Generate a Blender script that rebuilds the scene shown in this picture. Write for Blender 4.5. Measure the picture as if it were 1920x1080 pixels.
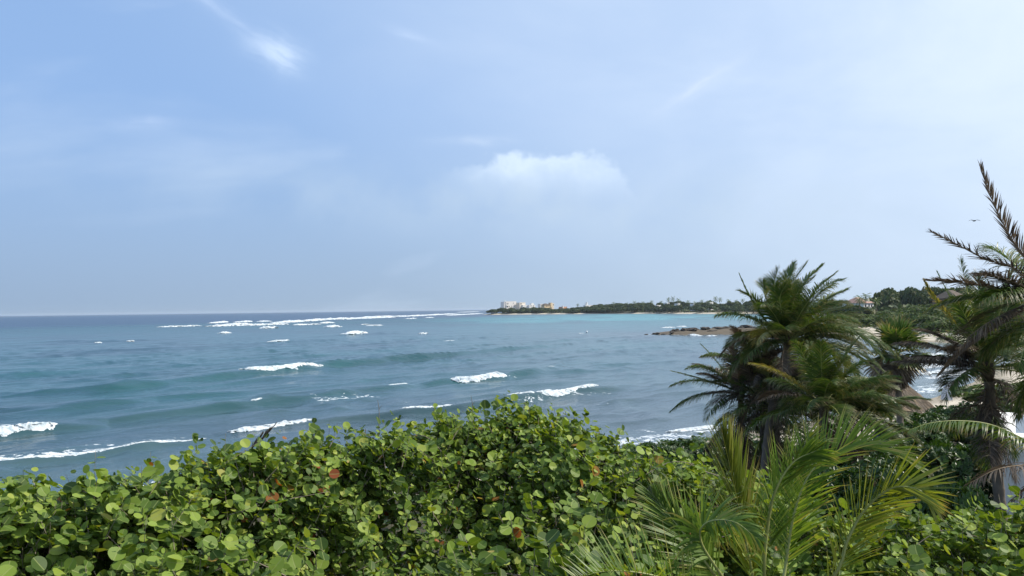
import bpy, math, random
import numpy as np
from mathutils import Matrix, Vector

for o in list(bpy.data.objects):
    bpy.data.objects.remove(o)
sc = bpy.context.scene
COL = sc.collection
R = math.radians

# ------------------------------------------------------------------ camera
CAM_Z = 10.0
HAZE = 0.000045                     # density of the air over the bay
FPX = 1566.0                       # focal length in pixels of the 1920 wide photograph
cam_d = bpy.data.cameras.new('camera')
cam_d.sensor_width = 36.0
cam_d.lens = FPX / 1920 * 36
cam_d.clip_start = 0.1
cam_d.clip_end = 60000
cam = bpy.data.objects.new('camera', cam_d)
COL.objects.link(cam)
CAM_M = Matrix.Rotation(R(90 + 1.45), 3, 'X') @ Matrix.Rotation(R(-0.73), 3, 'Z')
cam.matrix_world = Matrix.Translation((0, 0, CAM_Z)) @ CAM_M.to_4x4()
sc.camera = cam

# ------------------------------------------------------------------ node helper
class NG:
    def __init__(s, nt):
        s.nt = nt; s.n = nt.nodes; s.l = nt.links
    def put(s, sock, v):
        if v is None: return
        if isinstance(v, bpy.types.NodeSocket): s.l.new(v, sock)
        else:
            if hasattr(sock.default_value, '__len__') and not hasattr(v, '__len__'):
                v = [v] * len(sock.default_value)
            if hasattr(v, '__len__') and len(sock.default_value) == 4 and len(v) == 3: v = (*v, 1)
            sock.default_value = v
    def m(s, op, a, b=None, c=None, clamp=False):
        n = s.n.new('ShaderNodeMath'); n.operation = op; n.use_clamp = clamp
        for i, v in enumerate((a, b, c)): s.put(n.inputs[i], v)
        return n.outputs[0]
    def mix(s, f, a, b, blend='MIX'):
        n = s.n.new('ShaderNodeMix'); n.data_type = 'RGBA'; n.blend_type = blend
        s.put(n.inputs[0], f); s.put(n.inputs[6], a); s.put(n.inputs[7], b)
        return n.outputs[2]
    def noise(s, vec, scale, detail=4, rough=.5, dist=0, out=0):
        n = s.n.new('ShaderNodeTexNoise')
        if vec is not None: s.l.new(vec, n.inputs['Vector'])
        n.inputs['Scale'].default_value = scale; n.inputs['Detail'].default_value = detail
        n.inputs['Roughness'].default_value = rough; n.inputs['Distortion'].default_value = dist
        return n.outputs[out]
    def smooth(s, x, a, b, lo=0, hi=1):
        n = s.n.new('ShaderNodeMapRange'); n.interpolation_type = 'SMOOTHSTEP'
        for i, v in enumerate((x, a, b, lo, hi)): s.put(n.inputs[i], v)
        return n.outputs[0]
    def ramp(s, f, stops):
        n = s.n.new('ShaderNodeValToRGB'); e = n.color_ramp.elements
        while len(e) < len(stops): e.new(.5)
        for k, (p, c) in enumerate(stops): e[k].position = p; e[k].color = (*c, 1)
        s.put(n.inputs[0], f)
        return n.outputs[0]
    def sep(s, v):
        n = s.n.new('ShaderNodeSeparateXYZ'); s.l.new(v, n.inputs[0]); return n.outputs
    def comb(s, x, y, z):
        n = s.n.new('ShaderNodeCombineXYZ')
        for i, v in enumerate((x, y, z)): s.put(n.inputs[i], v)
        return n.outputs[0]
    def vm(s, op, a, b=None):
        n = s.n.new('ShaderNodeVectorMath'); n.operation = op
        s.put(n.inputs[0], a)
        if b is not None: s.put(n.inputs[1], b)
        return n.outputs[1] if op in ('DOT_PRODUCT', 'LENGTH', 'DISTANCE') else n.outputs[0]

# ------------------------------------------------------------------ sky and sun
SUN_AZ, SUN_EL = 80.0, 46.0        # degrees clockwise from the view axis (+Y), above the horizon
sun_dir = Vector((math.sin(R(SUN_AZ)) * math.cos(R(SUN_EL)), math.cos(R(SUN_AZ)) * math.cos(R(SUN_EL)), math.sin(R(SUN_EL))))
world = bpy.data.worlds.new('World'); sc.world = world; world.use_nodes = True
g = NG(world.node_tree); g.n.clear()
sky = g.n.new('ShaderNodeTexSky'); sky.sky_type = 'NISHITA'; sky.sun_disc = False
sky.sun_elevation = R(SUN_EL); sky.sun_rotation = R(SUN_AZ)
sky.altitude = 10; sky.air_density = 1.0; sky.dust_density = 1.6; sky.ozone_density = 1.5
tc = g.n.new('ShaderNodeTexCoord'); D = tc.outputs['Generated']
dx, dy, dz = g.sep(D)
az = g.m('ARCTAN2', dx, dy)
el = g.m('ARCSINE', dz)
uv = g.comb(az, el, 0)
cosg = g.vm('DOT_PRODUCT', D, tuple(sun_dir))
elp = g.m('MAXIMUM', el, 0)
# grey marine haze that thickens towards the horizon, all round
hz = g.m('MULTIPLY', g.m('EXPONENT', g.m('MULTIPLY', elp, -7.0)), .98)
hz_col = g.mix(g.smooth(cosg, -.45, .70), (3.05, 4.25, 5.9), (5.0, 6.3, 7.5))
skyc = g.mix(g.m('MAXIMUM', hz, .18), g.mix(.70, sky.outputs[0], (3.3, 5.7, 10.4)), hz_col)
# thin high veil, denser towards the sun
vn = g.noise(g.comb(g.m('MULTIPLY', az, 1.2), g.m('MULTIPLY', el, 2.4), 3.1), 2.2, 7, .55, .4)
vn2 = g.noise(g.comb(g.m('ADD', g.m('MULTIPLY', az, 1.0), g.m('MULTIPLY', el, -1.6)), g.m('MULTIPLY', el, 3.0), 7.7), 3.0, 6, .5, .3)
veil = g.m('MULTIPLY', g.smooth(cosg, 0, .70), g.smooth(vn, .30, .72, .58, 1.05), clamp=True)
veil = g.m('MAXIMUM', veil, g.m('MULTIPLY', g.smooth(vn2, .5, .8), .30))
col = g.mix(veil, skyc, (7.7, 9.0, 10.8))
# clouds: one cumulus bank with a crisp upper edge and a few wisps
cn = g.noise(uv, 26, 7, .55, .1)
cn2 = g.noise(uv, 9, 5, .55, .2)
def add_cloud(col, mask, c):
    return g.mix(g.m('MULTIPLY', mask, 1, clamp=True), col, c)
top = g.m('SUBTRACT', .189, g.m('MULTIPLY', g.m('POWER', g.m('SUBTRACT', az, .03), 2), 1.7))
top = g.m('SUBTRACT', top, g.m('MULTIPLY', g.m('POWER', g.m('MAXIMUM', g.m('SUBTRACT', az, .095), 0), 2), 11))
top = g.m('ADD', top, g.m('MULTIPLY', g.m('SUBTRACT', cn, .5), .075))
dtop = g.m('SUBTRACT', top, el)
crisp = g.smooth(dtop, -.002, .016)
fade = g.m('EXPONENT', g.m('MULTIPLY', g.m('MAXIMUM', dtop, 0), -24))
span = g.m('MULTIPLY', g.m('MULTIPLY', g.smooth(az, -.10, .02), g.smooth(az, .20, .10)), g.smooth(el, .115, .165))
bank = g.m('MULTIPLY', g.m('MULTIPLY', crisp, fade), g.m('MULTIPLY', span, g.smooth(cn2, .25, .6, .45, .95)))
col = add_cloud(col, g.m('MULTIPLY', bank, 1.35), (7.9, 9.4, 11.2))
low = g.m('MULTIPLY', g.m('EXPONENT', g.m('MULTIPLY', g.m('POWER', g.m('DIVIDE', g.m('SUBTRACT', el, g.m('SUBTRACT', .125, g.m('MULTIPLY', az, .05))), .035), 2), -1)), g.smooth(cn2, .3, .7))
low = g.m('MULTIPLY', low, g.m('EXPONENT', g.m('MULTIPLY', g.m('POWER', g.m('DIVIDE', g.m('SUBTRACT', az, .08), .42), 2), -1)))
col = add_cloud(col, g.m('MULTIPLY', low, .62), (5.9, 7.3, 8.9))
def wisp(col, a0, e0, slope, s1, s2, amt, c, tail=1.0):
    th = math.atan(slope)
    da = g.m('SUBTRACT', az, a0); de = g.m('SUBTRACT', el, e0)
    u = g.m('ADD', g.m('MULTIPLY', da, math.cos(th)), g.m('MULTIPLY', de, math.sin(th)))
    v = g.m('SUBTRACT', g.m('MULTIPLY', de, math.cos(th)), g.m('MULTIPLY', da, math.sin(th)))
    v = g.m('ADD', v, g.m('MULTIPLY', g.m('SUBTRACT', cn2, .5), s2 * 2.4))
    u = g.m('ADD', u, g.m('MULTIPLY', g.m('SUBTRACT', cn, .5), s1 * .5))
    # u stretched to one side for a drawn out tail
    un = g.m('MAXIMUM', g.m('DIVIDE', u, s1), g.m('DIVIDE', u, -s1 * tail))
    f = g.m('EXPONENT', g.m('MULTIPLY', g.m('ADD', g.m('POWER', un, 2), g.m('POWER', g.m('ABSOLUTE', g.m('DIVIDE', v, s2)), 2)), -1))
    fib = g.noise(g.comb(g.m('MULTIPLY', u, 14), g.m('MULTIPLY', v, 90), a0 * 31), 1.0, 4, .6, .5)
    f = g.m('MULTIPLY', g.m('MULTIPLY', f, g.smooth(cn, .25, .62, .5, 1)), g.smooth(fib, .25, .68, .25, 1.1))
    return add_cloud(col, g.m('MULTIPLY', f, amt), c)
col = wisp(col, -.268, .290, -.40, .026, .016, .62, (8.2, 9.8, 12.0), 1.3)
col = wisp(col, -.325, .326, -.58, .06, .008, .26, (7.4, 8.9, 11.5), 1.6)
col = wisp(col, -.115, .318, -.30, .028, .0055, .32, (7.4, 8.9, 11.5), 1.0)
col = wisp(col, -.42, .207, .12, .028, .006, .35, (7.0, 8.3, 10.8), 1.0)
col = wisp(col, .23, .255, .52, .045, .007, .40, (8.4, 9.4, 11.0), 1.0)
col = wisp(col, -.03, .20, .02, .035, .006, .35, (7.0, 8.3, 10.3), 1.6)
bg = g.n.new('ShaderNodeBackground'); g.put(bg.inputs[0], col); bg.inputs[1].default_value = 0.102
wo = g.n.new('ShaderNodeOutputWorld'); g.l.new(bg.outputs[0], wo.inputs[0])
world.cycles.sampling_method = 'MANUAL'; world.cycles.sample_map_resolution = 512

sun_d = bpy.data.lights.new('sun', 'SUN'); sun_d.energy = 5.0; sun_d.angle = R(0.6); sun_d.color = (1, .93, .82)
sun = bpy.data.objects.new('sun', sun_d); COL.objects.link(sun)
sun.rotation_euler = sun_dir.to_track_quat('Z', 'Y').to_euler(); sun.location = (60, 0, 60)

sc.view_settings.view_transform = 'Standard'; sc.view_settings.look = 'None'
sc.view_settings.exposure = 0.0; sc.view_settings.gamma = 1; sc.view_settings.use_curve_mapping = False
sc.cycles.max_bounces = 6; sc.cycles.transparent_max_bounces = 4; sc.cycles.volume_bounces = 0
sc.cycles.diffuse_bounces = 2; sc.cycles.glossy_bounces = 2; sc.cycles.transmission_bounces = 3
sc.cycles.use_denoising = True

# ------------------------------------------------------------------ general helpers
def ray(px, py):
    v = CAM_M @ Vector(((px - 960) / FPX, (540 - py) / FPX, -1))
    return v
def P(px, py, d):                      # the point at depth d seen at a pixel of the photograph
    v = ray(px, py); k = d / v.y
    return np.array((v.x * k, d, CAM_Z + v.z * k))
def SEA(px, py):                       # the point of the sea surface seen at a pixel
    v = ray(px, py); k = CAM_Z / -v.z
    return np.array((v.x * k, v.y * k))
BASE = {}
def tag(o, label=None, cat=None, group=None, kind=None):
    if label: o['label'] = label
    if cat: o['category'] = cat
    if group: o['group'] = group
    if kind: o['kind'] = kind
    return o
def empty(name, loc, label, cat, group=None):
    o = bpy.data.objects.new(name, None); COL.objects.link(o)
    o.location = tuple(loc); o.empty_display_size = .3
    BASE[o.name] = np.array(loc, float)
    return tag(o, label, cat, group)
def base_of(o):
    while o.parent: o = o.parent
    return BASE.get(o.name, np.zeros(3))
def mesh_np(name, V, F, mat=None, smooth=False, attrs=None):
    """V (n,3); F an (m,k) array or a list of such arrays."""
    me = bpy.data.meshes.new(name)
    V = np.asarray(V, np.float32).reshape(-1, 3)
    Fs = [np.asarray(f, np.int32) for f in (F if isinstance(F, list) else [F])]
    Fs = [f for f in Fs if len(f)]
    tot = np.concatenate([np.full(len(f), f.shape[1], np.int32) for f in Fs])
    loops = np.concatenate([f.ravel() for f in Fs])
    me.vertices.add(len(V)); me.vertices.foreach_set('co', V.ravel())
    me.loops.add(len(loops)); me.loops.foreach_set('vertex_index', loops)
    me.polygons.add(len(tot))
    st = np.zeros(len(tot), np.int32); st[1:] = np.cumsum(tot)[:-1]
    me.polygons.foreach_set('loop_start', st); me.polygons.foreach_set('loop_total', tot)
    me.polygons.foreach_set('use_smooth', np.full(len(tot), smooth))
    for an, (ty, arr) in (attrs or {}).items():
        a = me.attributes.new(an, ty, 'POINT')
        a.data.foreach_set({'FLOAT': 'value', 'FLOAT_VECTOR': 'vector', 'FLOAT_COLOR': 'color'}[ty], np.asarray(arr, np.float32).ravel())
    me.update(calc_edges=True)
    if mat: me.materials.append(mat)
    return me
def obj(name, me, parent=None):
    o = bpy.data.objects.new(name, me); COL.objects.link(o)
    if parent is not None: o.parent = parent
    return o
def part(name, V, F, mat, parent, smooth=False, attrs=None):
    """A part whose vertices are given in world coordinates."""
    return obj(name, mesh_np(name, np.asarray(V, float).reshape(-1, 3) - base_of(parent), F, mat, smooth, attrs), parent)
def nrm(v):
    v = np.asarray(v, float)
    return v / (np.linalg.norm(v, axis=-1, keepdims=True) + 1e-9)
class MB:
    """Collects shapes of one piece."""
    def __init__(s): s.v = []; s.f = {}; s.n = 0
    def add(s, V, F):
        V = np.asarray(V, float).reshape(-1, 3); F = np.asarray(F, int)
        s.v.append(V); s.f.setdefault(F.shape[1], []).append(F + s.n); s.n += len(V); return s
    def box(s, x0, x1, y0, y1, z0, z1, rot=0, about=(0, 0)):
        V = np.array([(x, y, z) for z in (z0, z1) for y in (y0, y1) for x in (x0, x1)], float)
        if rot:
            c, sn = math.cos(rot), math.sin(rot); q = V[:, :2] - about
            V[:, 0] = about[0] + q[:, 0] * c - q[:, 1] * sn; V[:, 1] = about[1] + q[:, 0] * sn + q[:, 1] * c
        return s.add(V, [(0, 2, 3, 1), (4, 5, 7, 6), (0, 1, 5, 4), (2, 6, 7, 3), (0, 4, 6, 2), (1, 3, 7, 5)])
    def tube(s, pts, rad, n=6):
        V, F = tube(pts, rad, n); return s.add(V, F)
    def out(s): return np.concatenate(s.v), [np.concatenate(a) for a in s.f.values()]
def tube(pts, rad, n=6):
    pts = np.asarray(pts, float); m = len(pts)
    rad = np.broadcast_to(np.asarray(rad, float), (m,))
    T = nrm(np.gradient(pts, axis=0))
    ref = np.array((0, 0, 1.)) if abs(T[:, 2]).mean() < .8 else np.array((0, 1., 0))
    A = nrm(np.cross(T, ref)); B = np.cross(T, A)
    a = np.linspace(0, 2 * np.pi, n, endpoint=False)
    V = pts[:, None] + rad[:, None, None] * (A[:, None] * np.cos(a)[None, :, None] + B[:, None] * np.sin(a)[None, :, None])
    i = np.arange(m - 1)[:, None] * n; j = np.arange(n)[None]; k = (j + 1) % n
    F = np.stack([i + j, i + k, i + n + k, i + n + j], -1).reshape(-1, 4)
    return V.reshape(-1, 3), F
# value noise in numpy
_rs = np.random.RandomState(5); _tab = _rs.rand(256, 256)
def vnoise(x, y):
    x = np.asarray(x, float); y = np.asarray(y, float)
    xi = np.floor(x).astype(int); yi = np.floor(y).astype(int)
    fx = x - xi; fy = y - yi; fx = fx * fx * (3 - 2 * fx); fy = fy * fy * (3 - 2 * fy)
    a = _tab[xi & 255, yi & 255]; b = _tab[(xi + 1) & 255, yi & 255]
    c = _tab[xi & 255, (yi + 1) & 255]; d = _tab[(xi + 1) & 255, (yi + 1) & 255]
    return (a * (1 - fx) + b * fx) * (1 - fy) + (c * (1 - fx) + d * fx) * fy
def fbm(x, y, o=4):
    r = 0; a = .5; t = 0
    for k in range(o):
        r = r + a * vnoise(x * 2 ** k + 17.3 * k, y * 2 ** k + 9.1 * k); t += a; a *= .5
    return r / t
def sstep(x, a, b):
    t = np.clip((x - a) / (b - a), 0, 1); return t * t * (3 - 2 * t)

# ------------------------------------------------------------------ materials
def material(name):
    m = bpy.data.materials.new(name); m.use_nodes = True
    g = NG(m.node_tree); g.n.clear()
    out = g.n.new('ShaderNodeOutputMaterial'); g.out = out
    return m, g
def principled(g, col, rough=.6, spec=.5, normal=None):
    p = g.n.new('ShaderNodeBsdfPrincipled')
    g.put(p.inputs['Base Color'], col); g.put(p.inputs['Roughness'], rough); g.put(p.inputs['Specular IOR Level'], spec)
    if normal is not None: g.l.new(normal, p.inputs['Normal'])
    return p
def bump(g, h, strength=.3, dist=.1):
    b = g.n.new('ShaderNodeBump'); b.inputs['Strength'].default_value = strength; b.inputs['Distance'].default_value = dist
    g.l.new(h, b.inputs['Height']); return b.outputs[0]
def simple(name, col, rough=.7, var=.2, scale=3.0, spec=.3, bmp=.0):
    m, g = material(name)
    t = g.n.new('ShaderNodeTexCoord').outputs['Object']
    n = g.noise(t, scale, 6, .6)
    c = g.mix(n, tuple(x * (1 - var) for x in col), tuple(min(1, x * (1 + var)) for x in col))
    p = principled(g, c, rough, spec, bump(g, n, bmp, .05) if bmp else None)
    g.l.new(p.outputs[0], g.out.inputs[0]); return m
def leaf_material(name, stops, trans=.35, tcol=(1.25, 1.2, .5), rough=.4, spec=.4, vein=None, tip=None, noise_scale=0):
    """Foliage: colour picked for each leaf by its own random number, light let through."""
    m, g = material(name)
    geo = g.n.new('ShaderNodeNewGeometry'); oi = g.n.new('ShaderNodeObjectInfo')
    r = g.m('FRACT', g.m('ADD', geo.outputs['Random Per Island'], g.m('MULTIPLY', oi.outputs['Random'], 7.31)))
    c = g.ramp(r, stops)
    at = g.n.new('ShaderNodeAttribute'); at.attribute_name = 'lc'
    lx, ly, lz = g.sep(at.outputs['Vector'])
    if vein: c = g.mix(g.smooth(g.m('ABSOLUTE', ly), .045, .015, 0, .7), c, vein)
    if tip: c = g.mix(g.smooth(g.m('ADD', lx, g.m('MULTIPLY', r, .35)), .85, 1.2, 0, .85), c, tip)
    if noise_scale:
        t = g.n.new('ShaderNodeTexCoord').outputs['Object']
        c = g.mix(g.noise(t, noise_scale, 3), g.mix(1, c, (.62, .68, .6), 'MULTIPLY'), g.mix(1, c, (1.3, 1.25, 1.2), 'MULTIPLY'))
    p = principled(g, c, rough, spec)
    tr = g.n.new('ShaderNodeBsdfTranslucent'); g.put(tr.inputs[0], g.mix(1, c, tcol, 'MULTIPLY'))
    mx = g.n.new('ShaderNodeMixShader'); mx.inputs[0].default_value = trans
    g.l.new(p.outputs[0], mx.inputs[1]); g.l.new(tr.outputs[0], mx.inputs[2]); g.l.new(mx.outputs[0], g.out.inputs[0])
    return m
M = {}
M['grape'] = leaf_material('sea_grape_leaf', [(0, (.045, .085, .018)), (.30, (.085, .145, .024)), (.62, (.155, .235, .036)), (.85, (.24, .33, .05)), (.99, (.34, .39, .075)), (.994, (.34, .14, .035)), (1, (.26, .07, .025))], .30, (1.4, 1.3, .35), .5, .2, vein=(.28, .33, .11))
M['scrub'] = leaf_material('beach_shrub_leaf', [(0, (.02, .05, .012)), (.5, (.04, .085, .02)), (1, (.075, .135, .03))], .25, (1.2, 1.2, .5), .4, .35)
M['wood_leaf'] = leaf_material('woodland_leaf', [(0, (.035, .055, .022)), (.45, (.055, .085, .03)), (.8, (.085, .115, .038)), (1, (.12, .12, .05))], .22, (1.2, 1.2, .6), .6, .2)
M['scrub_leaf'] = leaf_material('coastal_scrub_leaf', [(0, (.04, .065, .022)), (.45, (.07, .11, .028)), (.8, (.11, .155, .035)), (1, (.13, .12, .055))], .25, (1.2, 1.2, .5), .6, .2)
M['frond'] = leaf_material('palm_leaflet', [(0, (.04, .08, .016)), (.5, (.08, .135, .026)), (.85, (.13, .18, .036)), (1, (.20, .19, .06))], .32, (1.12, 1.15, .5), .42, .35, tip=(.30, .22, .11))
M['frond_young'] = leaf_material('young_palm_leaflet', [(0, (.07, .14, .022)), (.5, (.135, .225, .034)), (.85, (.21, .30, .05)), (1, (.30, .31, .07))], .45, (1.35, 1.2, .4), .42, .32, tip=(.34, .28, .12))
M['frond_yellow'] = leaf_material('yellowing_palm_leaflet', [(0, (.13, .15, .04)), (.5, (.20, .21, .06)), (1, (.30, .28, .10))], .36, (1.35, 1.15, .45), .38, .45, tip=(.36, .25, .12))
M['frond_lime'] = leaf_material('lime_palm_leaflet', [(0, (.14, .19, .03)), (.5, (.23, .29, .045)), (1, (.36, .37, .07))], .45, (1.35, 1.2, .4), .36, .4, tip=(.36, .27, .12))
M['frond_dry'] = leaf_material('dry_palm_leaflet', [(0, (.075, .055, .038)), (.5, (.13, .095, .062)), (1, (.24, .18, .115))], .22, (1.1, 1.0, .85), .6, .2)
M['frond_grey'] = leaf_material('dead_palm_leaflet', [(0, (.075, .058, .044)), (.5, (.13, .103, .078)), (1, (.24, .19, .14))], .2, (1.1, 1.0, .85), .65, .2)
M['rachis'] = simple('palm_midrib', (.30, .32, .10), .45, .25, 6, .4)
M['rachis_dry'] = simple('dry_palm_midrib', (.22, .16, .10), .7, .3, 6, .2)
M['bark'] = simple('palm_bark', (.17, .14, .11), .85, .45, 5, .2, .6)
M['twig'] = simple('shrub_twig', (.26, .21, .16), .75, .3, 8, .2)
M['thatch'] = simple('palm_thatch', (.26, .19, .125), .9, .45, 2.5, .1, .5)
M['thatch_old'] = simple('weathered_thatch', (.13, .105, .085), .9, .35, .4, .1)
M['pole'] = simple('timber_pole', (.20, .14, .09), .8, .3, 6, .2)
M['white_wall'] = simple('white_render', (.78, .76, .72), .85, .06, .7, .2, .1)
M['cream_wall'] = simple('cream_render', (.74, .66, .55), .85, .06, .3, .2)
M['pink_wall'] = simple('pale_pink_render', (.82, .77, .72), .85, .06, .3, .2)
M['ochre_wall'] = simple('ochre_render', (.74, .56, .34), .85, .08, .3, .2)
M['terra_wall'] = simple('terracotta_render', (.62, .33, .20), .85, .1, .3, .2)
M['roof_tile'] = simple('red_roof_tile', (.42, .26, .21), .85, .2, 1.5, .2)
M['glass'] = simple('dark_window_glass', (.03, .035, .045), .15, .2, 1, .5)
M['blue'] = simple('blue_fabric', (.06, .08, .30), .8, .2, 5, .2)
M['canvas'] = simple('weathered_white_canvas', (.72, .73, .76), .85, .1, 5, .2, .2)
M['metal'] = simple('grey_pole_metal', (.35, .35, .36), .45, .1, 6, .5)
M['buoy'] = simple('white_buoy_plastic', (.8, .8, .8), .4, .05, 4, .5)
M['bird'] = simple('dark_feather', (.04, .04, .045), .7, .2, 6, .2)
M['rock'] = simple('dark_shore_rock', (.085, .072, .06), .9, .55, .6, .2, .6)

# foam
def foam_material():
    m, g = material('sea_foam_white')
    t = g.n.new('ShaderNodeTexCoord').outputs['Object']
    at = g.n.new('ShaderNodeAttribute'); at.attribute_name = 'foam_body'
    fs = g.n.new('ShaderNodeAttribute'); fs.attribute_name = 'foam_scale'
    n = g.noise(g.vm('MULTIPLY', t, g.comb(fs.outputs['Fac'], fs.outputs['Fac'], fs.outputs['Fac'])), 2.4, 6, .68, .4)
    c = g.mix(g.smooth(n, .30, .62), (.30, .38, .42), (.70, .73, .74))
    p = principled(g, c, .85, .15, bump(g, n, .6, .25))
    tr = g.n.new('ShaderNodeBsdfTransparent')
    mx = g.n.new('ShaderNodeMixShader')
    g.l.new(g.smooth(g.m('ADD', g.m('SUBTRACT', n, .62), g.m('MULTIPLY', at.outputs['Fac'], .42)), -.03, .05), mx.inputs[0])
    g.l.new(tr.outputs[0], mx.inputs[1]); g.l.new(p.outputs[0], mx.inputs[2]); g.l.new(mx.outputs[0], g.out.inputs[0]); return m
M['foam'] = foam_material()

# ------------------------------------------------------------------ shoreline
SHORE = np.array([(-400, -160), (-160, -20), (-70, 30), (-30, 43), (-5, 52), (14, 63), (30, 77), (44, 89), (57, 105), (67, 120), (85, 143), (102, 168), (112, 188), (113, 204), (107, 222),
    (104, 240), (110, 262), (120, 282), (110, 294), (84, 299), (60, 303), (52, 308), (60, 314), (92, 322), (132, 345), (165, 420), (232, 600), (292, 800), (312, 930), (293, 1044), (190, 1360),
    (60, 1490), (-30, 1545), (-52, 1566), (-60, 1590), (-20, 1640), (120, 1800), (600, 2600), (1600, 4200), (7000, 9000), (7000, -600), (-400, -600)], float)
def land_dist(x, y):
    """Signed distance to the shoreline, positive inland."""
    x = np.asarray(x, float); y = np.asarray(y, float)
    d2 = np.full(x.shape, 1e18); inside = np.zeros(x.shape, bool)
    n = len(SHORE)
    for i in range(n):
        ax, ay = SHORE[i]; bx, by = SHORE[(i + 1) % n]
        ex, ey = bx - ax, by - ay
        t = np.clip(((x - ax) * ex + (y - ay) * ey) / (ex * ex + ey * ey), 0, 1)
        d2 = np.minimum(d2, (x - ax - t * ex) ** 2 + (y - ay - t * ey) ** 2)
        c = ((ay > y) != (by > y))
        with np.errstate(divide='ignore', invalid='ignore'):
            xi = (bx - ax) * (y - ay) / (by - ay + 1e-12) + ax
        inside ^= c & (x < xi)
    d = np.sqrt(d2)
    return np.where(inside, d, -d)
def ground_z(x, y):
    d = land_dist(x, y)
    x = np.asarray(x, float); y = np.asarray(y, float)
    z = np.where(d < 0, np.maximum(d * .09, -6), 0)
    z = z + 1.9 * sstep(d, 0, 16) + 1.3 * sstep(d, 12, 34) + 1.4 * sstep(d, 28, 60) + 2.6 * sstep(d, 50, 260) * sstep(y, 400, 1000)
    z = z + np.where(d > 8, 1, 0) * .5 * (fbm(x * .09, y * .09, 3) - .5)
    spit = np.exp(-((y - 308) / 15) ** 2) * sstep(x, 44, 62) * (1 - sstep(x, 118, 150))
    z = z + np.where(d > -1.5, 1.0, 0) * spit * (.5 + 1.1 * fbm(x * .3, y * .3, 3))
    z = np.where(d > -3, np.minimum(z, np.where(spit > .3, 2.0, 1e9)), z)
    return z

def grid_faces(ny, nx):
    i = np.arange(ny - 1)[:, None] * nx; j = np.arange(nx - 1)[None]
    return np.stack([i + j, i + j + 1, i + nx + j + 1, i + nx + j], -1).reshape(-1, 4)

def axis(pts):
    out = []
    for a, b, st in pts: out.append(np.arange(a, b, st))
    return np.concatenate(out + [[pts[-1][1]]])
gx = axis([(-400, -100, 20), (-100, 160, 2.0), (160, 400, 6), (400, 1000, 30), (1000, 7000, 300)])
gy = axis([(-500, -20, 40), (-20, 360, 2.2), (360, 1000, 10), (1000, 1720, 6), (1720, 3000, 60), (3000, 9000, 400)])
GX, GY = np.meshgrid(gx, gy); GZ = ground_z(GX, GY)
m, g = material('ground_sand_and_soil')
geo = g.n.new('ShaderNodeNewGeometry').outputs['Position']
x, y, z = g.sep(geo)
n1 = g.noise(geo, .35, 6, .6); n2 = g.noise(geo, 6, 4, .6)
zz = g.m('ADD', z, g.m('MULTIPLY', g.m('SUBTRACT', n1, .5), 1.6))
sand = g.mix(n2, (.50, .43, .33), (.62, .55, .44))
sand = g.mix(g.smooth(z, .5, .08), sand, (.30, .26, .20))
sand = g.mix(g.m('MULTIPLY', g.smooth(n1, .55, .68), g.smooth(z, .5, .9)), sand, (.17, .12, .08))
soil = g.mix(n2, (.05, .045, .03), (.09, .085, .045))
inl = g.n.new('ShaderNodeAttribute'); inl.attribute_name = 'inland'
c = g.mix(g.smooth(g.m('ADD', inl.outputs['Fac'], g.m('MULTIPLY', g.m('SUBTRACT', n1, .5), 8)), 13, 17), sand, soil)
rk = g.m('MULTIPLY', g.smooth(y, 286, 292), g.smooth(y, 335, 326))
rk = g.m('MULTIPLY', rk, g.smooth(x, 125, 112))
c = g.mix(rk, c, g.mix(n1, (.07, .06, .05), (.19, .155, .11)))
p = principled(g, c, .9, .15, bump(g, n2, .4, .08)); g.l.new(p.outputs[0], g.out.inputs[0])
ground = obj('ground', mesh_np('ground', np.stack([GX, GY, GZ], -1), grid_faces(len(gy), len(gx)), m, True, {'inland': ('FLOAT', land_dist(GX, GY))}))
tag(ground, 'sandy beach and dune ground curving round the bay', 'ground', kind='structure')

# ------------------------------------------------------------------ sea
CRESTS = [  # pixel polyline of the crest, height m, back width, front width
    ([(-200, 772), (0, 746), (240, 729), (440, 706), (610, 689), (850, 668), (960, 657), (1100, 642)], .85, 6, 2.2),
    ([(-60, 713), (60, 704), (160, 697), (280, 689), (380, 682)], .42, 6, 3),
    ([(-150, 836), (0, 818), (108, 807), (210, 799)], .7, 4, 1.6),
    ([(140, 797), (230, 790), (320, 781), (480, 761), (620, 746), (770, 723)], .75, 4.5, 1.9),
    ([(800, 722), (845, 718), (944, 711), (1000, 700), (1060, 688)], .75, 4.5, 1.9),
    ([(-150, 780), (0, 773), (120, 764), (300, 752)], .5, 4.5, 2.0),
    ([(-100, 888), (0, 874), (120, 860), (220, 847), (390, 821)], .35, 3, 1.3),
    ([(400, 813), (430, 810), (600, 794), (700, 784), (860, 770), (1000, 750), (1125, 734), (1200, 720)], .65, 3.6, 1.5),
    ([(900, 686), (1000, 678), (1130, 664), (1240, 648)], .36, 5, 2.6),
    ([(1050, 700), (1150, 685), (1260, 664)], .30, 4, 2.2),
    ([(480, 678), (600, 668), (720, 660)], .25, 6, 3),
    ([(1000, 642), (1150, 634), (1250, 627)], .3, 7, 4),
    ([(560, 762), (640, 752), (700, 748)], .2, 4, 2),
    ([(150, 660), (300, 655), (420, 648)], .4, 8, 4),
    ([(480, 645), (560, 641), (640, 637)], .5, 8, 4),
    ([(600, 632), (690, 627), (760, 624)], .5, 9, 4),
    ([(0, 684), (90, 680), (200, 672)], .3, 7, 3),
    ([(760, 642), (860, 636), (950, 632)], .4, 8, 4),
    ([(60, 640), (180, 641), (280, 637)], .5, 10, 5),
]
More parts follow.
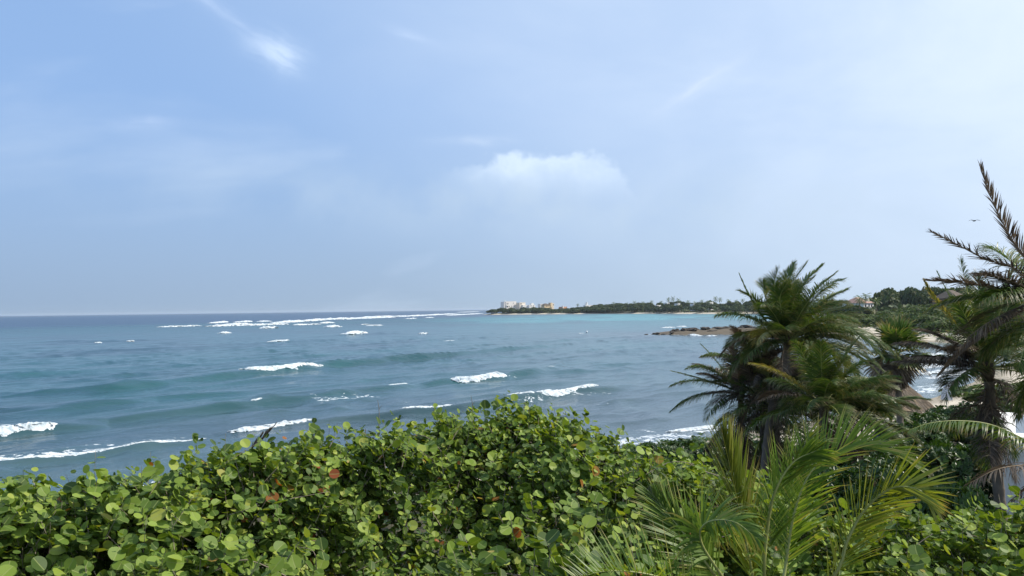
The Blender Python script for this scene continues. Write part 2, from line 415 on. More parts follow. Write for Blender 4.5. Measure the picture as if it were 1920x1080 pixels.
def poly_sd(x, y, pl):
    """Distance to an open polyline, signed (positive on its shoreward, right hand side), and arc position 0..1."""
    seg = np.diff(pl, axis=0); ln = np.linalg.norm(seg, axis=1); cum = np.concatenate([[0], np.cumsum(ln)])
    best = np.full(x.shape, 1e18); sd = np.zeros(x.shape); s = np.zeros(x.shape)
    for i in range(len(seg)):
        ex, ey = seg[i]; rx = x - pl[i, 0]; ry = y - pl[i, 1]
        t = np.clip((rx * ex + ry * ey) / ln[i] ** 2, 0, 1)
        d2 = (rx - t * ex) ** 2 + (ry - t * ey) ** 2
        w = d2 < best
        best = np.where(w, d2, best); s = np.where(w, (cum[i] + t * ln[i]) / cum[-1], s)
        sd = np.where(w, np.sign(ry * -ex + rx * ey), sd)
    return sd * np.sqrt(best), s
CREST_W = [(np.array([SEA(*q) for q in pl]), h, wb, wf) for pl, h, wb, wf in CRESTS]
def sea_height(x, y):
    z = np.zeros(x.shape)
    for pl, h, wb, wf in CREST_W:
        b0 = pl.min(0) - 30; b1 = pl.max(0) + 30
        w = (x > b0[0]) & (x < b1[0]) & (y > b0[1]) & (y < b1[1])
        if not w.any(): continue
        xs, ys = x[w], y[w]
        sd, s = poly_sd(xs, ys, pl)
        sd = sd + 1.8 * (fbm(xs * .09, ys * .09, 2) - .5)
        e = np.sin(np.pi * np.clip(s, 0, 1)) ** .6 * (.8 + .4 * fbm(xs * .05 + 40, ys * .05, 2))
        z[w] += 1.2 * h * e * np.where(sd < 0, np.exp(-(sd / wb) ** 2), np.exp(-(sd / (wf * .62)) ** 2))
    # small wind chop
    d = np.hypot(x, y); near = 1 - sstep(d, 220, 500)
    for k, (wl, th, a) in enumerate([(9, 62, .20), (6.3, 38, .16), (4.6, 80, .12), (13, 50, .20), (3.3, 55, .085), (5.2, 20, .09), (7.4, 100, .10)]):
        c, s_ = math.cos(R(th - 90)), math.sin(R(th - 90))
        ph = 2 * np.pi / wl * (x * c + y * s_) + 7 * fbm(x * .035 + k * 9, y * .035, 2)
        z += .8 * near * a * (np.exp(1.6 * (np.sin(ph) - 1)) * 1.7 - .6) * (.12 + 1.5 * vnoise(x * .11 + 31 * k, y * .08) ** 2)
    return z * sstep(-land_dist(x, y), -2, 14)
v = np.concatenate([np.linspace(FPX * .5333 * CAM_Z / 36, 2.2, 560), np.geomspace(2.15, .42, 40)])
rr = FPX * .5333 * CAM_Z / v
th = np.concatenate([np.linspace(-75, -36, 40)[:-1], np.linspace(-36, 36, 700), np.linspace(36, 80, 40)[1:]])
RR, TH = np.meshgrid(rr, np.radians(th), indexing='ij')
SX = RR * np.sin(TH); SY = RR * np.cos(TH)
SZ = sea_height(SX, SY)
LD = land_dist(SX, SY)
# water colour follows depth and bottom: sand shallows, reef flats, the deep beyond the reef
off = -LD
col_deep = np.array((.006, .034, .075)); col_mid = np.array((.010, .068, .078)); col_lag = np.array((.045, .215, .225)); col_shal = np.array((.065, .115, .120))
def cmix(a, b, t): return a * (1 - t[..., None]) + b * t[..., None]
reef = SY - (1650 - .9 * np.maximum(0, -SX - 20))     # > 0 seaward of the reef line (roughly)
reefd = sstep(SY * .6 - SX * .8, 560, 900)
C = np.broadcast_to(col_mid, SX.shape + (3,)).copy()
C = cmix(C, col_deep, reefd)
lag = sstep(SX, -130, 60) * sstep(SY, 250, 700)
C = cmix(C, col_lag, np.clip(lag * (1 - reefd), 0, 1) * (.55 + .45 * sstep(fbm(SX * .006, SY * .004, 3), .35, .6)))
band = np.exp(-((np.log(np.maximum(RR, 1)) - math.log(170)) / .45) ** 2)
C = cmix(C, np.array((.012, .088, .090)), .6 * band * sstep(fbm(SX * .012, SY * .012, 3), .35, .65))
C = cmix(C, col_shal, np.clip(1 - off / 26, 0, 1) * .8)
rf = sstep(fbm(SX * .02 + 5, SY * .013 + 3, 4), .52, .66) * (1 - .7 * reefd)
C = cmix(C, np.array((.009, .042, .056)), rf * .6)
C = cmix(C, np.array((.045, .068, .078)), sstep(70 - off, 10, 50) * (.25 + .5 * fbm(SX * .07, SY * .07, 4)))
# foam lying on the water
FO = np.zeros(SX.shape)
def lace(poly, width, amt, side=-1):
    global FO
    pl = np.array([SEA(*q) for q in poly])
    b0 = pl.min(0) - 2.5 * width; b1 = pl.max(0) + 2.5 * width
    w = (SX > b0[0]) & (SX < b1[0]) & (SY > b0[1]) & (SY < b1[1])
    sd, s = poly_sd(SX[w], SY[w], pl)
    e = np.clip(np.sin(np.pi * np.clip(s, 0, 1)) * 3, 0, 1)
    t = sd * side
    FO[w] = np.maximum(FO[w], amt * e * np.where(t < 0, np.exp(-(t / .6) ** 2), np.exp(-(t / width) ** 1.3)))
lace([(-80, 885), (0, 873), (120, 859), (220, 846), (390, 821)], 3.5, .66)
lace([(80, 852), (250, 833), (400, 812)], 3.0, .5)
lace([(590, 756), (650, 748), (720, 742)], 5, .62)
lace([(640, 770), (700, 762), (780, 755)], 4, .42)
lace([(960, 760), (1060, 745), (1180, 738)], 4.5, .55)
lace([(1000, 765), (1150, 760), (1260, 775)], 6, .40)
lace([(1150, 800), (1240, 812), (1330, 803), (1450, 790)], 2.6, .55)
lace([(1000, 820), (1200, 820), (1330, 808), (1500, 785), (1640, 760), (1740, 745)], 3, .6)
lace([(440, 704), (520, 698), (620, 690)], 4, .5)
lace([(840, 718), (940, 712), (980, 708)], 4, .5)
lace([(-60, 822), (0, 817), (120, 806)], 3.5, .6)
lace([(420, 811), (520, 802), (610, 793)], 3, .5)
lace([(1690, 700), (1740, 690), (1800, 682)], 9, .9)
lace([(1700, 672), (1760, 668), (1840, 664)], 12, .75)
lace([(1740, 712), (1790, 702), (1830, 694)], 3, .9)
lace([(1225, 627), (1300, 629), (1400, 630), (1500, 633)], 4, .55)
lace([(1235, 615), (1300, 612), (1380, 611)], 6, .5)
lace([(380, 613), (560, 606), (760, 595), (900, 588)], 60, .36)
swash = np.exp(-((off - 2) / 3.5) ** 2) * (.35 + .5 * fbm(SX * .12, SY * .12, 3)) * (SY < 900)
FO = np.maximum(FO, swash)

m, g = material('sea_water')
geo = g.n.new('ShaderNodeNewGeometry').outputs['Position']
a1 = g.n.new('ShaderNodeAttribute'); a1.attribute_name = 'wcol'
a2 = g.n.new('ShaderNodeAttribute'); a2.attribute_name = 'foam'
px_, py_, pz_ = g.sep(geo)
# wave aligned coordinates: u across the crests, v along them
cu, su = math.cos(R(-35)), math.sin(R(-35))
u_ = g.m('ADD', g.m('MULTIPLY', px_, cu), g.m('MULTIPLY', py_, su))
v_ = g.m('ADD', g.m('MULTIPLY', px_, -su), g.m('MULTIPLY', py_, cu))
wv = g.comb(u_, g.m('MULTIPLY', v_, .38), 0)
dist = g.vm('LENGTH', geo)
b1 = g.noise(wv, .55, 5, .6, .3)
b2 = g.noise(wv, 2.6, 4, .6)
b3 = g.noise(wv, .085, 4, .55, .3)
b4 = g.noise(wv, .018, 4, .55, .3)
hgt = g.m('ADD', g.m('ADD', g.m('MULTIPLY', b1, .26), g.m('MULTIPLY', b2, .07)), g.m('ADD', g.m('MULTIPLY', b3, g.smooth(dist, 60, 400, .35, 2.2)), g.m('MULTIPLY', b4, g.smooth(dist, 300, 2500, 0, 14))))
nb = bump(g, hgt, .85, 1.0)
c = g.mix(1, a1.outputs['Color'], g.mix(g.smooth(b3, .35, .65), (.78, .84, .88), (1.15, 1.12, 1.1)), 'MULTIPLY')
fo = a2.outputs['Fac']
fn = g.noise(geo, .9, 6, .68, .6); fn2 = g.noise(geo, 3.5, 4, .6, .4)
fm = g.m('ADD', g.m('MULTIPLY', fn, .72), g.m('MULTIPLY', fn2, .28))
th_ = g.m('SUBTRACT', .80, g.m('MULTIPLY', fo, .46))
fmask = g.smooth(g.m('SUBTRACT', fm, th_), -.025, .045)
fmask = g.m('MULTIPLY', fmask, g.smooth(fo, .02, .12))
c = g.mix(fmask, c, (.86, .89, .90))
rough = g.mix(fmask, (.22, .22, .22), (.8, .8, .8))
p = principled(g, c, g.smooth(dist, 40, 900, .14, .28), .5, nb)
p.inputs['IOR'].default_value = 1.33
pf = principled(g, (.62, .66, .68), .85, .1, bump(g, fm, .5, .3))
mx = g.n.new('ShaderNodeMixShader'); g.l.new(fmask, mx.inputs[0]); g.l.new(p.outputs[0], mx.inputs[1]); g.l.new(pf.outputs[0], mx.inputs[2])
g.l.new(mx.outputs[0], g.out.inputs[0])
F = grid_faces(*SX.shape)
keep = (LD.ravel()[F] < 6).any(1)
sea = obj('sea', mesh_np('sea', np.stack([SX, SY, SZ], -1), F[keep][:, ::-1], m, True,
      {'wcol': ('FLOAT_COLOR', np.concatenate([C, np.ones(SX.shape + (1,))], -1)), 'foam': ('FLOAT', FO)}))
tag(sea, 'blue green sea with swell lines and reef breakers reaching the horizon', 'sea', kind='structure')
del C, FO, LD, F, keep

# breaking wave crests: lumpy ridges of white water
BREAK = [  # pixel polyline, height, depth
    ([(440, 704), (500, 700), (560, 694), (613, 690)], .75, 2.4), ([(842, 718), (890, 716), (945, 710)], .85, 2.4),
    ([(-70, 824), (0, 818), (60, 812), (109, 806)], .62, 1.9), ([(424, 811), (480, 806), (540, 800), (602, 793)], .48, 1.6),
    ([(1002, 750), (1050, 744), (1126, 733)], .5, 1.5), ([(935, 757), (975, 753), (1006, 749)], .4, 1.3),
    ([(-60, 882), (0, 873), (120, 859), (220, 846), (300, 835), (394, 820)], .17, .6), ([(740, 779), (800, 774), (862, 769)], .28, .9),
    ([(470, 763), (492, 759)], .22, .8), ([(728, 728), (768, 723)], .26, 1.0), ([(790, 670), (812, 668)], .45, 1.2), ([(1015, 693), (1042, 690)], .35, 1.2),
    ([(1250, 811), (1300, 805), (1345, 799)], .32, 1.3), ([(1395, 801), (1440, 795)], .3, 1.2),
    ([(652, 629), (672, 627), (692, 626)], 1.5, 6), ([(785, 626), (803, 625.5)], .7, 4), ([(502, 643), (520, 642), (545, 641)], .5, 3), ([(412, 625), (430, 624)], .9, 4),
    ([(238, 640), (252, 639.5)], .5, 3), ([(178, 643), (190, 642.5)], .5, 3), ([(840, 640), (850, 639)], .3, 3), ([(1085, 625), (1096, 625)], .2, 2),
    ([(292, 613.5), (330, 612.5), (378, 611)], 1.3, 8), ([(382, 612.5), (430, 611), (480, 610), (545, 608)], 1.9, 10), ([(394, 606.5), (428, 604)], 1.9, 9),
    ([(440, 604.5), (472, 603)], 1.9, 9), ([(415, 609), (470, 607)], 1.5, 8), ([(484, 603.5), (506, 602.5)], 1.7, 9), ([(486, 616), (522, 615)], 1.6, 8), ([(505, 606.5), (560, 603), (612, 600)], 2.3, 12),
    ([(548, 610), (602, 608)], 1.4, 8), ([(570, 601.5), (640, 598), (662, 597)], 2.6, 14), ([(600, 606.5), (622, 605.5)], 1.5, 8), ([(612, 613.5), (636, 612.5)], 1.7, 8),
    ([(630, 599.5), (700, 596.5), (745, 595)], 2.5, 14), ([(665, 596), (770, 592.5)], 2.6, 16), ([(680, 609), (692, 608.5)], 1.0, 7), ([(690, 611), (716, 610)], .8, 7),
    ([(745, 594.5), (800, 591.5), (862, 588.5)], 2.6, 18), ([(760, 598), (780, 597.5)], 1.6, 10), ([(800, 596), (812, 595.5)], 1.4, 10), ([(835, 592), (880, 589.5), (905, 588)], 2.0, 16), ([(856, 586), (900, 584.5)], 2.4, 20),
    ([(1243, 615), (1262, 613.5)], .6, 4), ([(1270, 612.8), (1284, 612.3)], .6, 4), ([(1288, 628.5), (1312, 630)], .45, 3), ([(1326, 630), (1340, 630.5)], .4, 3),
    ([(1722, 703), (1760, 697), (1800, 692)], .4, 1.8), ([(1752, 708), (1790, 703), (1812, 700)], .3, 1.4), ([(1700, 680), (1740, 677), (1790, 673)], .4, 2), ([(1730, 668), (1800, 664)], .4, 2),
]
rs = np.random.RandomState(11)
for poly, h, w in BREAK:
    h *= .72 if poly[0][1] < 620 else .8
    w *= .8
    pl = np.array([SEA(*q) for q in poly])
    ln = np.concatenate([[0], np.cumsum(np.linalg.norm(np.diff(pl, axis=0), axis=1))])
    d0 = np.hypot(*pl.mean(0))
    st = max(.10, d0 / 900)
    n = int(np.clip(ln[-1] / st, 10, 420)); s = np.linspace(0, ln[-1], n)
    q = np.stack([np.interp(s, ln, pl[:, 0]), np.interp(s, ln, pl[:, 1])], -1)
    T = nrm(np.gradient(q, axis=0)); S = np.stack([T[:, 1], -T[:, 0]], -1)       # S points shoreward
    q = q + S * (w * .6 * (fbm(s / (w * 4) + rs.rand() * 99, s * 0 + rs.rand() * 9, 3) - .5))[:, None]
    e = np.clip(np.sin(np.pi * np.linspace(0, 1, n)) * 1.9, 0, 1) ** .9
    e = e * (.35 + 1.0 * fbm(s / (w * .9) + rs.rand() * 99, s * 0 + 3.3, 4))
    tt = np.linspace(-1, .75, 15); prof = np.interp(tt, [-1, -.75, -.45, -.2, 0, .18, .34, .5, .62, .75], [-.22, .12, .5, .85, 1.0, .86, .62, .34, .08, -.2])
    zb = sea_height(q[:, 0], q[:, 1])
    V = np.zeros((n, len(tt), 3))
    ww = w * (.45 + .95 * fbm(s / (w * 1.3) + rs.rand() * 99, s * 0 + 8.1, 4)) * (.3 + .7 * np.minimum(1, e * 1.4))
    ph = rs.rand() * 50
    for k in range(len(tt)):
        rag = fbm(s / (w * .22) + ph, s * 0 + k * .8, 3) - .5
        pos = q + S * (tt[k] * ww + .55 * w * rag * (0 < k < 14))[:, None]
        V[:, k, :2] = pos
        base = sea_height(pos[:, 0], pos[:, 1]) if d0 < 260 else zb
        V[:, k, 2] = np.maximum(base, 0) * .9 + h * e * (prof[k] + .9 * (fbm(s / (w * .16) + ph + 7, s * 0 + k * .9, 3) - .5) * max(prof[k] + .1, 0)) * (.68 if d0 < 260 else 1)
    body = np.minimum(1, np.minimum(np.linspace(0, 4.2, 15), np.linspace(4.2, 0, 15)))[None] * np.clip(e * 1.9, 0, 1)[:, None]
    b = part('breaking_wave', V, grid_faces(n, len(tt))[:, ::-1], M['foam'], sea, True, {'foam_body': ('FLOAT', body), 'foam_scale': ('FLOAT', np.full(body.shape, min(1, 1.1 / w)))})

# ------------------------------------------------------------------ rocks of the spit and small things on the water
def rock_mesh(seed, r):
    rs = np.random.RandomState(seed)
    n, k = 6, 9
    V = [(0, 0, 1.0)]
    for i in range(1, n):
        a = math.pi * i / n
        for j in range(k):
            b = 2 * math.pi * j / k
            q = r * (.65 + .6 * rs.rand())
            V.append((q * math.sin(a) * math.cos(b) * 1.3, q * math.sin(a) * math.sin(b), q * math.cos(a) * .6))
    V[0] = (0, 0, r * .6); V.append((0, 0, -r * .6))
    T = [(0, 1 + j, 1 + (j + 1) % k) for j in range(k)]; Q = []
    for i in range(n - 2):
        for j in range(k):
            Q.append((1 + i * k + j, 1 + (i + 1) * k + j, 1 + (i + 1) * k + (j + 1) % k, 1 + i * k + (j + 1) % k))
    L = len(V) - 1; T += [(L, 1 + (n - 2) * k + (j + 1) % k, 1 + (n - 2) * k + j) for j in range(k)]
    return mesh_np('boulder', V, [np.array(T), np.array(Q)], M['rock'])
rmesh = [rock_mesh(i, 1.0) for i in range(6)]
rs = np.random.RandomState(3)
for i in range(90):
    t = rs.rand() ** .8
    x = 48 + t * 84; y = 306 + (rs.rand() - .5) * (5 + 18 * t)
    s = .5 + 1.0 * rs.rand() ** 2
    if i == 0: x, y, s = 86, 309, 1.7
    o = obj('boulder', rmesh[i % 6]); o.location = (x, y, max(float(ground_z(np.array(x), np.array(y))), 0) + s * .15)
    o.scale = (s * 1.4, s, s * (.6 + .5 * rs.rand())); o.rotation_euler = (0, 0, rs.rand() * 6)
    tag(o, 'dark boulder among many on the low rocky spit' if i else 'largest dark boulder on top of the low rocky spit', 'rock', 'boulders on the rocky spit')
def ellipsoid(c, r, n=6, k=10):
    V = []; 
    for i in range(n + 1):
        a = math.pi * i / n
        for j in range(k):
            b = 2 * math.pi * j / k
            V.append((c[0] + r[0] * math.sin(a) * math.cos(b), c[1] + r[1] * math.sin(a) * math.sin(b), c[2] + r[2] * math.cos(a)))
    i = np.arange(n)[:, None] * k; j = np.arange(k)[None]; q = (j + 1) % k
    return np.array(V), np.stack([i + j, i + k + j, i + k + q, i + q], -1).reshape(-1, 4)
bq = SEA(1100, 623.5)
bo = empty('buoy', (bq[0], bq[1], 0), 'small white mooring buoy floating alone in the turquoise lagoon', 'buoy')
V, F = ellipsoid((bq[0], bq[1], .25), (.42, .42, .42)); part('float', V, F, M['buoy'], bo, True)
V, F = tube([(bq[0], bq[1], .6), (bq[0], bq[1], .95)], .06, 6); part('ring_post', V, F, M['buoy'], bo)
# sea bird
bp = P(1827, 414, 90)
bi = empty('bird', bp, 'tiny dark sea bird gliding in the pale sky beside the dark palm frond', 'bird')
V, F = ellipsoid(bp, (.07, .32, .07)); part('body', V, F, M['bird'], bi, True)
for s in (-1, 1):
    W = np.array([(0, .12, .02), (.3, .16, .12), (.62, .02, .03), (0, -.1, .02), (.3, 0, .12), (.6, -.06, .03)]) * (s, 1, 1)
    V = np.concatenate([W + bp, W + bp - (0, 0, .02)])
    part('wing', V, [np.array([(0, 1, 4, 3), (1, 2, 5, 4), (9, 10, 7, 6), (10, 11, 8, 7), (0, 6, 7, 1), (1, 7, 8, 2), (3, 4, 10, 9), (4, 5, 11, 10), (2, 8, 11, 5), (0, 3, 9, 6)])], M['bird'], bi)

# ------------------------------------------------------------------ houses
def gz(x, y): return float(ground_z(np.array(float(x)), np.array(float(y))))
HROT = {}
def house(name, label, d, px0, px1, py_top, wall, stories=2, depth=9, windows=((.2, .5), (.6, .5)), extra=None, roof=None, win_h=1.9, parapet=.5, rot=0.72):
    """A rendered villa: its left, right and top edges are where the photograph shows them at distance d."""
    a = P(px0, py_top, d); b = P(px1, py_top, d)
    x0, x1 = a[0], b[0]; zt = (a[2] + b[2]) / 2; cx, cy = (x0 + x1) / 2, d + depth / 2
    zb = min(gz(x0, d), gz(x1, d), gz(cx, d + depth)) - .3
    h = empty(name, (cx, cy, zb), label, 'house')
    ab = (cx, cy); HROT[h.name] = (rot, ab)
    mb = MB().box(x0, x1, d, d + depth, zb, zt - parapet, rot, ab); V, F = mb.out(); w = part('wall', V, F, wall, h)
    if roof is None:
        mb = MB()
        t = .3
        mb.box(x0 - .1, x1 + .1, d - .1, d + t, zt - parapet - .003, zt, rot, ab)
        V, F = mb.out(); part('parapet', V, F, wall, h)
        mb = MB().box(x0 + .35, x1 - .35, d + .35, d + depth - .35, zt - parapet - .002, zt - parapet + .1, rot, ab); V, F = mb.out(); part('roof', V, F, wall, h)
    else:
        ov = .6; zr = zt + roof
        R0 = np.array([(x0 - ov, d - ov, zt - parapet), (x1 + ov, d - ov, zt - parapet), (x1 + ov, d + depth + ov, zt - parapet), (x0 - ov, d + depth + ov, zt - parapet),
              (x0 + (x1 - x0) * .3, d + depth / 2, zr), (x1 - (x1 - x0) * .3, d + depth / 2, zr)])
        c_, s_ = math.cos(rot), math.sin(rot); q_ = R0[:, :2] - ab; R0[:, 0] = ab[0] + q_[:, 0] * c_ - q_[:, 1] * s_; R0[:, 1] = ab[1] + q_[:, 0] * s_ + q_[:, 1] * c_
        part('roof', R0, [np.array([(0, 1, 5, 4), (2, 3, 4, 5), (3, 2, 1, 0)]), np.array([(1, 2, 5), (3, 0, 4)])], extra or M['roof_tile'], h)
    for (u, vv, ww, hh) in windows:
        xm = x0 + (x1 - x0) * u; zm = zt + vv
        mb = MB().box(xm - ww / 2, xm + ww / 2, d - .06, d + .05, zm - hh / 2, zm + hh / 2, rot, ab); V, F = mb.out(); wn = part('window', V, F, M['glass'], h)
        mb = MB().box(xm - ww / 2 - .12, xm + ww / 2 + .12, d - .14, d - .001, zm - hh / 2 - .15, zm - hh / 2 - .003, rot, ab); V, F = mb.out(); part('sill', V, F, wall, wn)
    return h
def add_box(h, name, d0, d1, px0, px1, py0, py1, mat, d=None):
    d = d or d0
    a = P(px0, py0, d); b = P(px1, py1, d)
    mb = MB().box(a[0], b[0], d0, d1, b[2], a[2], *HROT[h.name]); V, F = mb.out(); return part(name, V, F, mat, h)
DH = 1625
h = house('villa', 'pale three storey villa on the tip of the far point, largest house', DH, 941, 967.5, 565, M['pink_wall'], depth=12, windows=[(.12, -4.6, 1.7, 3.6), (.22, -4.6, 1.5, 3.6), (.72, -3.6, 1.4, 1.9), (.18, -10.2, 2.0, 2.6), (.35, -10.2, 1.4, 2.4), (.55, -9.6, 1.3, 1.8), (.8, -9.6, 1.3, 1.8)])
add_box(h, 'balcony', DH - 1.6, DH - .01, 943, 949, 572.2, 573.8, M['white_wall'])
add_box(h, 'side_wing', DH + 1, DH + 11, 937.8, 940.9, 566.5, 585, M['pink_wall'])
add_box(h, 'roof_tank', DH + 3, DH + 5, 941, 943, 563.5, 564.9, M['white_wall'])
h = house('villa', 'cream villa wing close to the right of the large pale villa', DH + 4, 969, 984, 567, M['cream_wall'], depth=10, windows=[(.25, -2.6, 2.2, 2.4), (.35, -6.5, 1.6, 2.0), (.7, -6.5, 1.6, 2.0)])
add_box(h, 'terrace', DH, DH + 3.9, 974, 987, 572, 584, M['white_wall'])
h = house('villa', 'low white villa between the cream villa and the ochre villa', DH + 8, 987.5, 1003, 571.5, M['white_wall'], depth=9, windows=[(.3, -2.2, 1.6, 1.6), (.7, -2.2, 1.6, 1.6)])
add_box(h, 'roof_room', DH + 10, DH + 15, 995, 1000.5, 568.4, 571.4, M['white_wall'])
h = house('villa', 'small white villa just left of the ochre villa', DH + 12, 1010, 1017, 569.5, M['white_wall'], depth=8, windows=[(.5, -2.2, 1.4, 1.6)])
h = house('villa', 'ochre yellow villa with dark hipped thatch roof on the far point', DH - 30, 1016, 1030, 571.5, M['ochre_wall'], depth=9, roof=2.6, extra=M['thatch_old'], windows=[(.3, -2.6, 1.6, 2.2), (.5, -2.6, 1.4, 2.2), (.75, -2.6, 1.2, 2)])
add_box(h, 'tower', DH - 31, DH - 25, 1031, 1036, 567.5, 585, M['ochre_wall'])
add_box(h, 'tower_wing', DH - 30, DH - 22, 1036.1, 1041.5, 568.3, 585, M['cream_wall'])
add_box(h, 'tower_window', DH - 31.05, DH - 30.9, 1033, 1034.5, 576, 578.5, M['glass'])
add_box(h, 'wing_window', DH - 30.05, DH - 29.9, 1038.6, 1040.2, 570, 572.5, M['glass'])
h = house('villa', 'terracotta villa stepping down right of the ochre villa', DH - 60, 1049, 1062, 575, M['terra_wall'], depth=9, windows=[(.2, -2.4, 1.4, 1.8), (.65, -5, 1.4, 1.8), (.85, -2.2, 1.2, 1.6)])
add_box(h, 'wing', DH - 62, DH - 56, 1057, 1066.5, 578, 586, M['ochre_wall'])
add_box(h, 'tower', DH - 61, DH - 58, 1050, 1052.5, 573.5, 582, M['pink_wall'])
add_box(h, 'window', DH - 62.05, DH - 61.9, 1060.5, 1062, 580, 582.5, M['glass'])
h = house('villa', 'white villa with arched roof terrace behind bright green trees', DH - 70, 1094, 1112, 572, M['white_wall'], depth=8, windows=[(.25, -2.0, 1.4, 1.4)])
add_box(h, 'roof_tower', DH - 68, DH - 65, 1097.5, 1100, 566.8, 571.9, M['white_wall'])
add_box(h, 'arch_post', DH - 70, DH - 68, 1092.2, 1093.4, 569, 574, M['white_wall'])
for lab, px0, px1, py, d in [('white house half hidden in palms, leftmost of the small ones on the shore', 1227, 1239, 572, 1375), ('narrow white house with slanting top among shoreline palms', 1247, 1254, 567.5, 1330),
        ('small white house left of the bare white gable among palms', 1267, 1274, 568.5, 1300), ('white gable roof poking out of the shoreline wood', 1296, 1306, 569, 1255), ('low white house near the top of the wood left of the near palms', 1326, 1337, 566, 1225), ('rightmost pale house in the far shoreline wood', 1404, 1412, 566, 1150)]:
    house('house', lab, d, px0, px1, py, M['white_wall'], depth=7, windows=[(.5, -2.4, 1.3, 1.6)])
h = house('villa', 'white villa with red tiled hip roof behind the scrub', 455, 1597, 1637, 566.5, M['white_wall'], depth=12, roof=2.8, windows=[(.2, -2, 1.4, 1.4), (.55, -2, 1.4, 1.4), (.8, -2, 1.4, 1.4)])
add_box(h, 'roof_tower', 456, 459, 1618, 1626, 560, 569, M['pink_wall'])
hp = house('thatched_house', 'thatched house with broad brown hip roof above the scrub at right', 470, 1768, 1822, 557.5, M['pole'], depth=14, roof=4.2, extra=M['thatch_old'], windows=[(.3, -2, 1.6, 1.6), (.7, -2, 1.6, 1.6)])

# ------------------------------------------------------------------ distant vegetation
def quad_cloud(pts, nor, size, rs, asp=1.0):
    """Leaf clump faces: a bent quad (two triangles) at each point."""
    n = len(pts); a = rs.rand(n) * 6.283
    N = nrm(nor + rs.normal(0, .55, (n, 3)))
    A = nrm(np.cross(N, rs.normal(0, 1, (n, 3)))); B = np.cross(N, A)
    s = (size * (.6 + .8 * rs.rand(n)))[:, None] if np.ndim(size) == 0 else (size * (.6 + .8 * rs.rand(n)))[:, None]
    V = np.stack([pts - A * s * asp, pts - B * s * .6 + N * s * .12, pts + A * s * asp, pts + B * s * .6 + N * s * .12], 1)
    return V.reshape(-1, 3), np.arange(4 * n).reshape(-1, 4)
def crown_points(rs, n, c, r, lump=.28, fill=.35):
    u = nrm(rs.normal(0, 1, (n, 3))); u[:, 2] = np.where(u[:, 2] < -.35, -u[:, 2], u[:, 2])
    k = nrm(rs.normal(0, 1, (9, 3))); k[:, 2] = abs(k[:, 2]) * .9
    b = np.max(np.clip((u @ k.T - .72) / .28, 0, 1), 1)
    q = (1 - lump) + lump * 1.5 * b
    q = q * (1 - fill * rs.rand(n) ** 2.2)
    return np.array(c) + u * q[:, None] * np.array(r), u
def bush_mesh(seed, n, size, mat, trunk=True):
    rs = np.random.RandomState(seed)
    p, u = crown_points(rs, n, (0, 0, .52), (1, 1, .55), .34, .45)
    V, F = quad_cloud(p, u + (0, 0, .3), size, rs)
    return mesh_np('crown', V, F, mat)
BUSH = [bush_mesh(20 + i, 900, .105, M['scrub_leaf']) for i in range(4)]
TREE = [bush_mesh(40 + i, 620, .15, M['wood_leaf']) for i in range(4)]
mb = MB().tube([(0, 0, -.1), (.05, 0, .3), (0, .04, .7)], [.09, .06, .03], 5).tube([(.04, 0, .3), (.4, .1, .7)], [.04, .015], 4).tube([(.03, 0, .3), (-.35, -.1, .75)], [.04, .015], 4)
V, F = mb.out(); STEM = mesh_np('trunk', V, F, M['twig'])
def plant_tree(name, mesh, x, y, r, hgt, label, cat, group, rs, stem=True):
    o = bpy.data.objects.new(name, None); COL.objects.link(o)
    o.location = (x, y, gz(x, y) - .1); o.scale = (r, r * (.85 + .3 * rs.rand()), hgt); o.rotation_euler.z = rs.rand() * 6.28
    obj('crown', mesh, o); obj('trunk', STEM, o)
    return tag(o, label, cat, group)
rs = np.random.RandomState(21)
# scrub bank behind the little cove
n = 0
for k in range(4000):
    y = 62 + 400 * rs.rand() ** 1.1; px = 1480 + 560 * rs.rand()
    if y < 130 and px < 1760: continue
    x = (px - 960) / FPX * y
    d = float(land_dist(np.array(x), np.array(y)))
    if d < 9 or (d < 16 and rs.rand() < .5) or (y < 130 and d < 15): continue
    hmax = 3.6 + 2.6 * sstep(np.array(d), 10, 60) - 1.6 * (y < 130)
    plant_tree('scrub_bush', BUSH[k % 4], x, y, 3.2 + 2.6 * rs.rand(), hmax * (.75 + .4 * rs.rand()), 'rounded green bush in the dense scrub bank behind the cove', 'bush', 'bushes of the scrub bank behind the cove', rs)
    n += 1
    if n >= 280: break
# taller wood behind it
n = 0
for k in range(2000):
    y = 480 + 260 * rs.rand(); px = 1575 + 330 * rs.rand(); x = (px - 960) / FPX * y
    d = float(land_dist(np.array(x), np.array(y)))
    if d < 15: continue
    ztop = CAM_Z + y * (12 + 18 * rs.rand()) / FPX
    if px < 1645: ztop -= 7
    plant_tree('tree', TREE[k % 4], x, y, 5 + 4 * rs.rand(), max(4, ztop - gz(x, y)), 'dark tree in the wood rising behind the scrub bank', 'tree', 'trees of the wood behind the scrub bank', rs)
    n += 1
    if n >= 60: break
